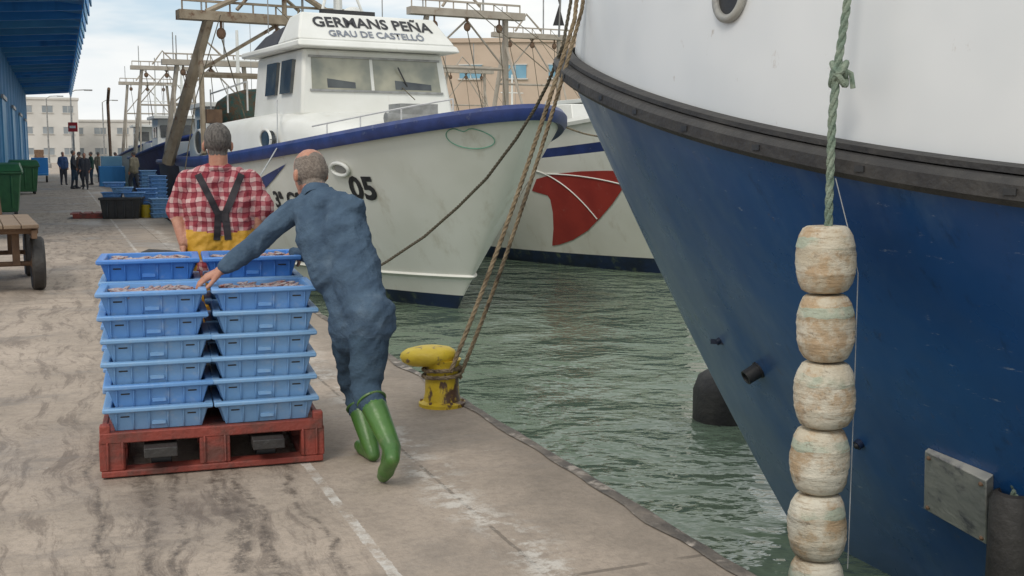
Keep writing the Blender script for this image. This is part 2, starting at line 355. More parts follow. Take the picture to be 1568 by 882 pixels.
cd=bpy.data.cameras.new('camera'); cam=bpy.data.objects.new('camera',cd); COL.objects.link(cam)
cam.location=(0,0,CAMH); cam.rotation_euler=(math.pi/2-TH,0,0); cd.sensor_width=36; cd.lens=F/1568*36; cd.clip_end=6000
scene.camera=cam
scene.view_settings.view_transform='Standard'; scene.view_settings.look='None'; scene.view_settings.exposure=0

# ---------------------------------------------------------------- ground, water
mb=MB()
def quad(mb,a,b,c,d,m): mb.add([a,b,c,d],[(0,1,2,3)],m)
S0,S1,FAR=-40,95,2500
mb.add([Q(-2000,S0),Q(EDGE,S0),Q(EDGE,S1),Q(2000,S1),Q(2000,FAR),Q(-2000,FAR)],[(0,1,2,3,4,5)],'ground')
g=mb.build('ground',smooth=False)
mb=MB()
quad(mb,Q(EDGE,S0,-.004),Q(EDGE,S1,-.004),Q(EDGE,S1,-4),Q(EDGE,S0,-4),'greyc'); quad(mb,Q(EDGE,S1,-.004),Q(2000,S1,-.004),Q(2000,S1,-4),Q(EDGE,S1,-4),'greyc')
mb.build('quay_wall',smooth=False)
mb=MB()
M['edge']=pm('worn_quay_edge',(.20,.17,.14),(.09,.08,.07),6,.75,.6,25,c3=(.40,.35,.3),s3=8,t3=(.52,.66))
pts=[]
for i in range(0,900):
    s=-5+i*.12
    pts.append((EDGE+.012+noise.noise(Vector((s*1.7,0,0)))*.02+noise.noise(Vector((s*7,0,3)))*.012, EDGE-.06-noise.noise(Vector((s*2.3,5,0)))*.04 ,s))
vs=[];fs=[]
for a,b_,s in pts: vs+= [Q(a,s,-.09),Q(a,s,.004),Q(a-.02,s,.011),Q(b_,s,.006)]
for i in range(len(pts)-1):
    for j in range(3): fs.append((4*i+j,4*i+4+j,4*i+5+j,4*i+1+j))
mb.add(vs,fs,'edge'); mb.build('quay_coping')
mb=MB(); quad(mb,Q(EDGE-.5,S0,ZW),Q(2000,S0,ZW),Q(2000,S1+1,ZW),Q(EDGE-.5,S1+1,ZW),'water'); mb.build('water',smooth=False)

# ---------------------------------------------------------------- shed
def build_shed():
    e=empty('blue_market_shed',Q(0,0),AL)
    mb=MB()
    mb.box((-12.2,58,3.4),(20,72,6.8),'shedblue')
    s=22.6
    while s<93.5:
        mb.box((-2.17,s,3.3),(.10,.28,6.4),'shedl' if int(s*7)%3==0 else 'shedblue2'); s+=1.15
    mb.box((-2.15,58,.35),(.16,71.6,.7),'greyc')
    for s in (30,41,52,63,74,85):
        mb.box((-2.12,s,2.0),(.14,3.4,3.9),'shedblue2'); mb.box((-2.03,s,3.95),(.1,3.7,.15),'steel')
    mb.build('walls',e)
    mb=MB()
    mb.hexa([(-2.1,23,6.65),(.95,23,6.35),(.95,94,6.35),(-2.1,94,6.65),(-2.1,23,6.75),(.95,23,6.45),(.95,94,6.45),(-2.1,94,6.75)],'shedblue2')
    s=24
    while s<94:
        mb.hexa([(-2.09,s,6.0),(.9,s,6.2),(.9,s+.16,6.2),(-2.09,s+.16,6.0),(-2.09,s,6.63),(.9,s,6.36),(.9,s+.16,6.36),(-2.09,s+.16,6.63)],'shedblue' if int(s)%2 else 'shedblue2')
        mb.hexa([(.93,s+.1,6.12),(.98,s+.1,6.12),(1.12,s+2.4,6.0),(1.07,s+2.4,6.0),(.93,s+.1,6.62),(.98,s+.1,6.62),(1.12,s+2.4,6.55),(1.07,s+2.4,6.55)],'shedblue2' if int(s/2.5)%2 else 'shedblue')
        s+=2.5
    mb.build('canopy',e)
    mb=MB(); mb.box((-12.2,58,6.95),(20.6,72.6,.28),'greyc'); mb.build('roof',e)
build_shed()

# ---------------------------------------------------------------- hulls
def shp(x,p,q):
    x=min(max(x,0),1); return (1-(1-x)**p)**(1/q) if x>0 else 0
class Hull:
    def __init__(s,**k):
        s.__dict__.update(dict(L=14,z0=2.2,zm=1.5,Ls=8,zw=ZW,rake=2.4,Br=2.25,Bw=2.0,Lr=7,Lw=9,pr=2.0,qr=1.5,pw=2.0,qw=1.0,fl=1.2,st=.25)); s.__dict__.update(k)
    def zr(s,a): return s.zm+(s.z0-s.zm)*max(0,1-a/s.Ls)**2
    def hb(s,a,w):
        a0=s.rake*(1-w); d=a-a0; c=max(w,0)**s.fl; l=lambda x,y:x+(y-x)*c
        b=l(s.Bw*shp(d/s.Lw,s.pw,s.qw), s.Br*shp(d/s.Lr,s.pr,s.qr))
        t=max(0,(a-.55*s.L)/(.45*s.L)); b*=1-s.st*t*t
        if w<0: b*=max(0,1+w*1.6)
        return b
    def pt(s,t,w):
        a0=s.rake*(1-w); a=a0+t*(s.L-a0); return a,s.hb(a,w),s.zw+w*(s.zr(a)-s.zw)
    def surf(s,a,z,side=1,off=0):
        w=(z-s.zw)/(s.zr(a)-s.zw); b=s.hb(a,w); e=.02
        da=(s.hb(a+e,w)-s.hb(a-e,w))/(2*e)
        dz=(s.hb(a,(z+e-s.zw)/(s.zr(a)-s.zw))-s.hb(a,(z-e-s.zw)/(s.zr(a)-s.zw)))/(2*e)
        nrm=Vector((da,1,-dz)).normalized()
        return Vector((-a,b*side,z))+Vector((nrm.x,nrm.y*side,nrm.z))*off, Vector((nrm.x,nrm.y*side,nrm.z))
    def mesh(s,mb,matfn,ws,NT=60,pw=1.8):
        n=len(ws)
        for side in (1,-1):
            o=len(mb.v)
            for i in range(NT+1):
                t=(i/NT)**pw
                for w in ws:
                    a,b,z=s.pt(t,w); mb.v.append((-a,b*side,z))
            for j in range(n-1):
                k=mb.mi(matfn((ws[j]+ws[j+1])/2))
                for i in range(NT):
                    mb.f.append((o+i*n+j,o+(i+1)*n+j,o+(i+1)*n+j+1,o+i*n+j+1)); mb.m.append(k)
        lv=[];
        for w in ws:
            a,b,z=s.pt(1,w); lv+=[(-a,b,z),(-a,-b,z)]
        mb.add(lv,[(2*j,2*j+1,2*j+3,2*j+2) for j in range(n-1)],matfn(.6))
    def deck(s,mb,m,w=.9,NT=30):
        vs=[]
        for i in range(NT+1):
            a,b,z=s.pt((i/NT)**1.6,w); vs+=[(-a,b*.99,z),(-a,-b*.99,z)]
        mb.add(vs,[(2*i,2*i+1,2*i+3,2*i+2) for i in range(NT)],m)
    def line(s,w,t1=1.0,NT=50,pw=2.0,up=0):
        pts=[]
        for i in range(NT,0,-1):
            a,b,z=s.pt(t1*(i/NT)**pw,w); pts.append(Vector((-a,-b,z+up)))
        for i in range(0,NT+1):
            a,b,z=s.pt(t1*(i/NT)**pw,w); pts.append(Vector((-a,b,z+up)))
        return pts
    def sweep(s,mb,pts,prof,m):
        k=len(prof); vs=[]; n=len(pts)
        for i,p in enumerate(pts):
            t=(pts[min(i+1,n-1)]-pts[max(i-1,0)]); t.z=0; t.normalize()
            o=Vector((t.y,-t.x,0))
            mid=n//2
            if i!=mid and o.y*p.y<0: o=-o
            if i==mid: o=Vector((1,0,0))
            for (a,b) in prof: vs.append(p+o*a+Vector((0,0,b)))
        fs=[(i*k+j,(i+1)*k+j,(i+1)*k+(j+1)%k,i*k+(j+1)%k) for i in range(n-1) for j in range(k)]
        mb.add(vs,fs,m)

def add_text(txt,size,mapper,mat,name,parent,bold=.012,shear=0,align='CENTER'):
    cu=bpy.data.curves.new(name,'FONT'); cu.body=txt; cu.size=size; cu.offset=bold; cu.align_x=align; cu.resolution_u=3
    o=bpy.data.objects.new(name,cu); COL.objects.link(o)
    dg=bpy.context.evaluated_depsgraph_get(); dg.update()
    me=bpy.data.meshes.new_from_object(o.evaluated_get(dg)); bpy.data.objects.remove(o)
    bm=bmesh.new(); bm.from_mesh(me); bmesh.ops.triangulate(bm,faces=bm.faces)
    for v in bm.verts: v.co=mapper(v.co.x+shear*v.co.y,v.co.y)
    bm.to_mesh(me); bm.free(); me.materials.clear(); me.materials.append(M[mat])
    o=bpy.data.objects.new(name,me); link(o,parent); return o

class BoatFrame:
    def __init__(s,name,tip,aft):
        a=Vector(aft).normalized(); s.tip=Q(tip[0],tip[1]); h=-(N*a.x+D*a.y); s.rz=math.atan2(h.y,h.x)
        s.e=empty(name,s.tip,s.rz); s.M=Matrix.Translation(s.tip)@Matrix.Rotation(s.rz,4,'Z'); s.Mi=s.M.inverted()
    def bvh(s,o):
        me=o.data; s.tree=BVHTree.FromPolygons([v.co.copy() for v in me.vertices],[tuple(p.vertices) for p in me.polygons])
    def hit(s,u,v):
        o=s.Mi@Vector((0,0,CAMH)); d=s.Mi.to_3x3()@ray(u,v).normalized()
        loc,nr,_,_=s.tree.ray_cast(o,d)
        if loc is not None and nr.dot(d)>0: nr=-nr
        return loc,nr

def decal(hull,side,poly,mat,name,parent,off=.01,k=8):
    cx=sum(p[0] for p in poly)/len(poly); cz=sum(p[1] for p in poly)/len(poly)
    mb=MB()
    for i in range(len(poly)):
        p=poly[i]; q=poly[(i+1)%len(poly)]; vs=[];idx={}
        for r in range(k+1):
            for c in range(r+1):
                f=r/k; g=(c/r) if r else 0
                x=cx+(p[0]*(1-g)+q[0]*g-cx)*f; z=cz+(p[1]*(1-g)+q[1]*g-cz)*f
                idx[(r,c)]=len(vs); vs.append(hull.surf(x,z,side,off)[0])
        fs=[]
        for r in range(k):
            for c in range(r+1):
                fs.append((idx[(r,c)],idx[(r+1,c)],idx[(r+1,c+1)]))
                if c<r: fs.append((idx[(r,c)],idx[(r+1,c+1)],idx[(r,c+1)]))
        mb.add(vs,fs,mat)
    return mb.build(name,parent)

def gantry(mb,x,hw,zb,zt,lean,m='tan',extra=True,r=.11):
    for sd in (-1,1):
        mb.tube([(x,sd*hw,zb),(x+lean,sd*hw*.72,zt)],[r*1.25,r],m,8)
        mb.tube([(x+lean*.5+1.6,sd*hw*.9,zb+.2),(x+lean*.8,sd*hw*.78,zb+(zt-zb)*.8)],r*.5,m,6)
    mb.box((x+lean,0,zt),(.35,hw*2.1,.2),m)
    mb.box((x+lean,0,zt+.32),(.06,hw*2.0,.05),m)
    for i in range(9):
        y=-hw+hw*2*i/8; mb.tube([(x+lean,y,zt),(x+lean,y,zt+.33)],.02,m,5)
    mb.tube([(x+lean*.62,-hw*.82,zb+(zt-zb)*.62),(x+lean*.62,hw*.82,zb+(zt-zb)*.62)],r*.6,m,6)
    mb.tube([(x+lean*.62,-hw*.82,zb+(zt-zb)*.62),(x+lean,hw*.1,zt)],r*.35,m,5)
    mb.tube([(x+lean*.62,hw*.82,zb+(zt-zb)*.62),(x+lean,-hw*.1,zt)],r*.35,m,5)
    if extra:
        for y in (-hw*.6,hw*.6,0):
            mb.tube([(x+lean,y,zt-.1),(x+lean,y,zt-.25)],.03,'rust',5); mb.ell((x+lean,y,zt-.36),(.07,.11,.13),'rust',n=6)
            mb.tube([(x+lean,y,zt-.45),(x+lean*.3+2,y*.6,zb+.2)],.015,'ropedk',4)
        mb.tube([(x+lean,hw*.3,zt),(x+lean,hw*.3,zt+1.7)],.03,'steel',5)
        mb.tube([(x+lean,-hw*.8,zt),(x+lean,-hw*.8,zt+1.1)],.02,'steel',5)
        mb.tube([(x+lean-.2,-hw*.4,zt+.2),(x+lean-.2,-hw*.1,zt+.9),(x+lean-.2,hw*.3,zt+.25)],.045,m,5)
        mb.tube([(x+lean,0,zt+.3),(x+5.5,0,zb+2.0)],.015,'ropedk',4)
        mb.tube([(x+lean,hw*.5,zt+.3),(x+8,hw*.3,zb+1.2)],.012,'ropedk',4)

def simple_boat(name,tip,aft,h,hullmat='whitehull',cap='bluecap',stripe=None,house=True,gz=5.0,gm='tan_haze'):
    bf=BoatFrame(name,tip,aft); mb=MB()
    ws=[-.25,0,.04,.10,.2,.35,.5,.62,.72,.8,.86,.9,.96,1]
    def mf(w):
        if w<.10: return 'boot'
        if stripe and .78<w<.88: return stripe
        return hullmat
    h.mesh(mb,mf,ws); h.deck(mb,'greyc',.82)
    ho=mb.build('hull',bf.e); bf.bvh(ho)
    mb=MB(); h.sweep(mb,h.line(1.0),[(-.12,-.02),(.07,-.05),(.1,.02),(.07,.09),(-.12,.09)],cap); mb.build('gunwale',bf.e)
    L=h.L
    if house:
        mb=MB()
        x0=-L*.42; z=h.zm-.2
        mb.hexa([(x0-.1*L,-1.3,z),(x0+1,-1.3,z),(x0+1,1.3,z),(x0-.1*L,1.3,z),(x0-.1*L,-1.25,z+2),(x0+.75,-1.2,z+2),(x0+.75,1.2,z+2),(x0-.1*L,1.25,z+2)],'white')
        mb.box((x0+.2-.02*L,0,z+2.08),(.14*L+1.5,2.9,.14),'white')
        for y in (-.8,0,.8): mb.box((x0+.87,y,z+1.45),(.06,.62,.55),'glassd',ry=-.125)
        for x in (x0+.3,x0-.6): mb.box((x,-1.24,z+1.4),(.55,.06,.5),'glassd'); mb.box((x,1.24,z+1.4),(.55,.06,.5),'glassd')
        mb.box((x0-L*.25,0,z+.45),(L*.3,2.7,1.0),'white')
        mb.tube([(x0,0,z+2),(x0,0,z+4.6)],[.08,.05],'white',6); mb.tube([(x0,-.7,z+3.6),(x0,.7,z+3.6)],.03,'white',5)
        mb.tube([(x0-.8,.6,z+2),(x0-.8,.6,z+5.2)],.015,'steel',4)
        mb.build('wheelhouse',bf.e,bevel=.02)
    mb=MB(); gantry(mb,-L+1.3,1.7,h.zm-.3,gz,-.8 if gz<5 else .9,gm,r=.085); 
    mb.ell((-L+2.4,0,h.zm+.1),(.5,1.1,.5),'net',n=8)
    mb.build('gantry',bf.e)
    return bf,ho

# ---- boat "05"
def build_boat1():
    h=Hull(L=14,z0=2.17,zm=1.42,Ls=11,rake=2.45,Br=2.3,Bw=1.95,Lr=7.5,Lw=9,qr=1.75,fl=1.0)
    bf=BoatFrame('white_fishing_boat',(6.23,14.5),(-.132,.991)); e=bf.e; mb=MB()
    ws=[-.25,0,.04,.085,.12,.2,.3,.4,.5,.6,.7,.8,.9,.95,1]
    h.mesh(mb,lambda w:'boot' if w<.085 else 'whitehull',ws,NT=80); h.deck(mb,'white',.88)
    ho=mb.build('hull',e); bf.bvh(ho)
    mb=MB(); h.sweep(mb,h.line(1.0,NT=70),[(-.14,-.04),(.05,-.10),(.10,-.03),(.10,.07),(.05,.13),(-.14,.13)],'bluecap'); mb.build('gunwale',e)
    mb=MB(); h.sweep(mb,h.line(.2,.45,NT=40),[(-.03,-.05),(.045,.0),(-.01,.07)],'whitehull'); mb.build('spray_rail',e)
    def hm(u,v,side):
        loc,_=bf.hit(u,v)
        if loc is None: return None
        return -loc.x,loc.z
    p=hm(561,304,-1)
    if p:
        add_text('05',.50,lambda x,y:h.surf(p[0]-x*1.15,p[1]+y,-1,.012)[0],'letter','number_text',e,.018,.25)
    p2=hm(445,318,-1)
    if p2: add_text('3ª CS',.40,lambda x,y:h.surf(p2[0]-x*1.1,p2[1]+y,-1,.012)[0],'letter','port_text',e,.012,.2)
    if p: 
        add_text('3ª CS-05',.40,lambda x,y:h.surf(p[0]-.6+x*1.1,p[1]+.0+y,1,.012)[0],'letter','port_text_far',e,.012,-.2)
    for pix in ([(372,298),(438,252),(420,274),(378,322)],[(395,275),(440,250),(425,262),(392,292)]):
        q=[hm(*c,-1) for c in pix]
        if all(q): decal(h,-1,q,'bluecap','blue_stripe',e,.012)
    q=hm(522,258,-1)
    if q:
        c,n=h.surf(q[0],q[1],-1,.03); mb=MB(); T=n.cross(Vector((0,0,1))).normalized(); U=T.cross(n)
        ring=[c+T*.22*math.cos(t)+U*.11*math.sin(t) for t in [2*math.pi*i/24 for i in range(25)]]
        mb.tube(ring,.03,'white',8,False); mb.ell(c-n*.02,(.17,.08,.02),'greyc',rot=Matrix((T,U,n)).transposed(),n=8); mb.build('anchor_fairlead',e)
    q=hm(717,211,-1)
    if q:
        mb=MB(); ring=[]
        for i in range(41):
            t=2*math.pi*i/40; x=.27*math.cos(t); z=.15*math.sin(t)-.06*math.exp(-(x/.07)**2)*(1 if math.sin(t)>0 else 0)
            ring.append(h.surf(q[0]-x,q[1]+z,-1,.008)[0])
        mb.tube(ring,.007,'ltgreen',5,False); mb.build('painted_mark',e)
    mb=MB()
    secs=[(-3.6,1.0,1.85),(-4.4,1.35,2.1),(-5.6,1.72,2.36),(-7.5,1.9,2.42),(-10,1.9,2.36),(-13.3,1.62,2.28)]
    vs=[];k=10
    for x,wd,z in secs:
        for j in range(k+1):
            t=math.pi*j/k; cy=math.cos(t); sy=max(0,math.sin(t))
            yy=wd*(abs(cy)**.35)*(1 if cy>0 else -1); zz=1.2+(z-1.2)*(sy**.35)
            vs.append((x,yy,zz))
    fs=[(i*(k+1)+j,(i+1)*(k+1)+j,(i+1)*(k+1)+j+1,i*(k+1)+j+1) for i in range(len(secs)-1) for j in range(k)]
    fs.append(tuple(range(k+1))); fs.append(tuple((len(secs)-1)*(k+1)+j for j in range(k+1)))
    mb.add(vs,fs,'white'); mb.build('lower_house',e,ang=50)
    mb=MB()
    for x,rx,rz in ((-6.3,.3,.17),(-9.3,.36,.26),(-10.5,.36,.26),(-11.7,.36,.26)):
        wd=1.885 if x>-10.2 else 1.78 if x>-11 else 1.73
        for sd in (-1,1):
            Mx=Matrix.Translation((x,sd*wd,1.86))@Matrix.Rotation(R(90),4,'X')@Matrix.Diagonal((rx,rz,1,1))
            mb.lathe([(1,-.05),(1,.05)],Mx,'glassd',20)
            ring=[(x+rx*math.cos(t)*1.05,sd*(wd+.05),1.86+rz*1.05*math.sin(t)) for t in [2*math.pi*i/20 for i in range(21)]]
            mb.tube(ring,.025,'white',6,False)
    mb.build('portholes',e)
    YS=.18
    def sh_(o): o.location=(0,YS,0); return o
    mb=MB()
    A=[(-8.9,-1.55,2.3),(-5.95,-1.55,2.3),(-5.95,1.55,2.3),(-8.9,1.55,2.3),(-8.9,-1.42,3.52),(-6.2,-1.4,3.52),(-6.2,1.4,3.52),(-8.9,1.42,3.52)]
    mb.hexa(A,'white')
    sh_(mb.build('wheelhouse',e,bevel=.06))
    mb=MB()
    def fp(y,z,off):
        f=(z-2.3)/1.22; return Vector((-5.95-.25*f+off,y,z))
    z0,z1=2.78,3.36
    for (y0,y1) in ((-1.30,-.14),(-.07,1.30)):
        mb.hexa([fp(y0,z0,-.03),fp(y0,z0,.012),fp(y1,z0,.012),fp(y1,z0,-.03),fp(y0*.975,z1,-.03),fp(y0*.975,z1,.012),fp(y1*.975,z1,.012),fp(y1*.975,z1,-.03)],'glass')
    for (y0,y1) in ((.35,1.1),(-1.0,-.45)):
        mb.hexa([fp(y0,z0+.03,.012),fp(y0,z0+.03,.016),fp(y1,z0+.03,.016),fp(y1,z0+.03,.012),fp(y0,z0+.2,.012),fp(y0,z0+.2,.016),fp(y1,z0+.14,.016),fp(y1,z0+.14,.012)],'glassd')
    for (y0,y1,za,zb) in ((-1.34,1.34,2.74,2.78),(-1.32,1.32,3.36,3.40)):
        mb.hexa([fp(y0,za,0),fp(y0,za,.03),fp(y1,za,.03),fp(y1,za,0),fp(y0,zb,0),fp(y0,zb,.03),fp(y1,zb,.03),fp(y1,zb,0)],'steel')
    mb.box((-6.05,.5,3.05),(.02,.02,.4),'black',rx=.5)
    for x in (-6.85,-7.75):
        mb.box((x,-1.485,3.03),(.62,.08,.62),'glassd',rx=-.1); mb.box((x,1.485,3.03),(.62,.08,.62),'glassd',rx=.1)
    sh_(mb.build('windows',e))
    mb=MB()
    mb.hexa([(-9.3,-1.65,3.525),(-5.8,-1.62,3.525),(-5.8,1.62,3.525),(-9.3,1.65,3.525),(-9.3,-1.65,3.64),(-5.9,-1.58,3.66),(-5.9,1.58,3.66),(-9.3,1.65,3.64)],'white')
    mb.hexa([(-7.4,-1.5,3.66),(-5.95,-1.58,3.66),(-5.95,1.58,3.66),(-7.4,1.5,3.66),(-7.2,-1.3,4.18),(-6.45,-1.34,4.20),(-6.45,1.34,4.20),(-7.2,1.3,4.18)],'white')
    mb.hexa([(-9.1,-1.5,3.65),(-7.45,-1.5,3.65),(-7.45,1.5,3.65),(-9.1,1.5,3.65),(-8.7,-1.3,3.95),(-7.5,-1.3,4.05),(-7.5,1.3,4.05),(-8.7,1.3,3.95)],'dark')
    sh_(mb.build('roof',e,bevel=.04))
    def bm_(x,y):
        f=(y)/.54; return Vector((-5.95-.5*f+.014,x+YS,3.66+y*1.0+.004))
    add_text('GERMANS PEÑA',.27,lambda x,y:bm_(x*1.22,y+.275-.035*(x/1.3)**2),'letter','name_text',e,.007)
    add_text('GRAU DE CASTELLÓ',.17,lambda x,y:bm_(x*1.22,y+.085-.03*(x/1.3)**2),'letterg','home_port_text',e,.004)
    mb=MB()
    mb.tube([(-7.6,0,4.0),(-7.6,0,6.6)],[.1,.06],'white',8); mb.tube([(-7.6,-.9,5.0),(-7.6,.9,5.0)],.04,'white',6)
    mb.tube([(-7.3,-.5,4.1),(-7.6,0,5.6)],.03,'white',6); mb.tube([(-7.3,.5,4.1),(-7.6,0,5.6)],.03,'white',6)
    mb.ell((-8.3,.6,4.3),(.3,.3,.3),'white'); mb.tube([(-8.6,-1.1,4),(-8.6,-1.1,6.2)],.012,'steel',4); mb.tube([(-8.2,1.2,4),(-8.2,1.2,6.5)],.012,'steel',4)
    mb.box((-7.1,0,4.3),(.12,1.1,.1),'black'); 
    pts=[]
    for t in [i/14 for i in range(15)]:
        a=1.0+t*3.2; pts.append(Vector((-a,-h.hb(a,1)+.25,h.zr(a)+.35)))
    for sd in (-1,1):
        mb.tube([(p.x,p.y*(-sd),p.z) for p in pts],.014,'rail',6)
        for p in pts[::4]: mb.tube([(p.x,p.y*(-sd),p.z),(p.x,p.y*(-sd),p.z-.4)],.013,'rail',6)
    for p0 in ((-9.5,-1.3,2.5),(-11,-1.3,2.5),(-12.8,-1.2,2.4)):
        mb.tube([p0,(p0[0],p0[1],3.1)],.02,'rail',5)
    mb.tube([(-9.5,-1.3,3.1),(-12.8,-1.2,3.0)],.02,'rail',5)
    mb.box((-4.1,0,2.25),(.5,.7,.4),'steel'); mb.tube([(-3.9,-.6,2.2),(-3.9,.6,2.2)],.1,'steel',10)
    mb.build('mast_and_rails',e)
    mb=MB(); gantry(mb,-13.4,2.1,1.4,4.62,1.9,'tan',r=.12)
    mb.tube([(-11.5,.2,4.6),(-11.5,.2,7.0)],.06,'tan',6); mb.tube([(-11.5,-.9,5.5),(-11.5,1.3,5.5)],.05,'tan',6)
    mb.tube([(-11.4,-1.6,4.7),(-11.4,-.6,5.2),(-11.4,.6,5.2),(-11.4,1.5,4.7)],.07,'tan',6)
    mb.build('trawl_gantry',e)
    mb=MB(); mb.ell((-12.6,0,2.6),(.5,1.2,.55),'net',n=8); mb.box((-12,-1.4,2.45),(.5,.35,.3),'rust'); mb.build('net_drum',e)
    mb=MB()
    for a in (7.2,9.6,12.0):
        c,n=h.surf(a,.55,-1,.12)
        ring=[c+Vector((.3*math.cos(t),0,.3*math.sin(t))) for t in [2*math.pi*i/20 for i in range(21)]]
        mb.tube(ring,.1,'rubber',8,False)
    mb.build('tyre_fenders',e)
    return bf,h
bf1,h1=build_boat1()

# ---- white/red boat
h2=Hull(L=15,z0=2.75,zm=1.95,Ls=9,rake=2.3,Br=2.5,Bw=2.1,Lr=8,Lw=9,qr=1.6,fl=1.0)
bf2,ho2=simple_boat('red_marked_fishing_boat',(12.2,17.6),(-.10,.995),h2,stripe='bluecap',cap='white',house=False,gz=5.55)
mb=MB(); mb.hexa([(-9,-1.5,1.6),(-4.6,-1.3,1.6),(-4.6,1.3,1.6),(-9,1.5,1.6),(-9,-1.4,2.75),(-5.0,-1.2,2.7),(-5.0,1.2,2.7),(-9,1.4,2.75)],'white'); mb.tube([(-4.6,.6,2.6),(-4.6,.6,3.3),(-4.4,.6,3.45)],.07,'white',8)
mb.build('trunk',bf2.e,bevel=.05)
def az2(u,v):
    l,_=bf2.hit(u,v); return None if l is None else (-l.x,l.z)
pix=[(822,274),(850,266),(890,262),(930,261),(958,262),(962,268),(953,290),(938,312),(920,333),(900,353),(878,367),(858,374),(846,376),(848,350),(847,325),(843,305),(835,293),(815,292)]
q=[az2(*p) for p in pix]
if all(q): decal(h2,-1,q,'red','red_emblem',bf2.e,.012)
for a,b in (((800,258),(915,335)),((838,266),(965,285))):
    pts=[]
    for i in range(17):
        t=i/16; l=az2(a[0]+(b[0]-a[0])*t,a[1]+(b[1]-a[1])*(t**1.9))
        if l: pts.append(h2.surf(l[0],l[1],-1,.018)[0])
    if len(pts)>3:
        mb=MB(); mb.tube(pts,.014,'white',6); mb.build('emblem_line',bf2.e)

# ---- boats further along
simple_boat('trawler',(5.9,33),(-.04,1),Hull(L=13,z0=2.3,zm=1.3,rake=2.2),gz=5.0,hullmat='boot')
simple_boat('trawler',(5.6,49),(-.02,1),Hull(L=14,z0=2.4,zm=1.4,rake=2.2),gz=6.0,hullmat='bluecap')
simple_boat('trawler',(5.6,66),(0,1),Hull(L=14,z0=2.4,zm=1.4,rake=2.2),gz=6.2)
simple_boat('trawler',(19,30),(-.06,1),Hull(L=15,z0=2.6,zm=1.6,rake=2.2),gz=6.4)
simple_boat('trawler',(13,42),(-.06,1),Hull(L=15,z0=2.6,zm=1.6,rake=2.2),gz=6.6,gm='tan_haze')
simple_boat('trawler',(24,52),(-.06,1),Hull(L=15,z0=2.6,zm=1.6,rake=2.2),gz=6.6)

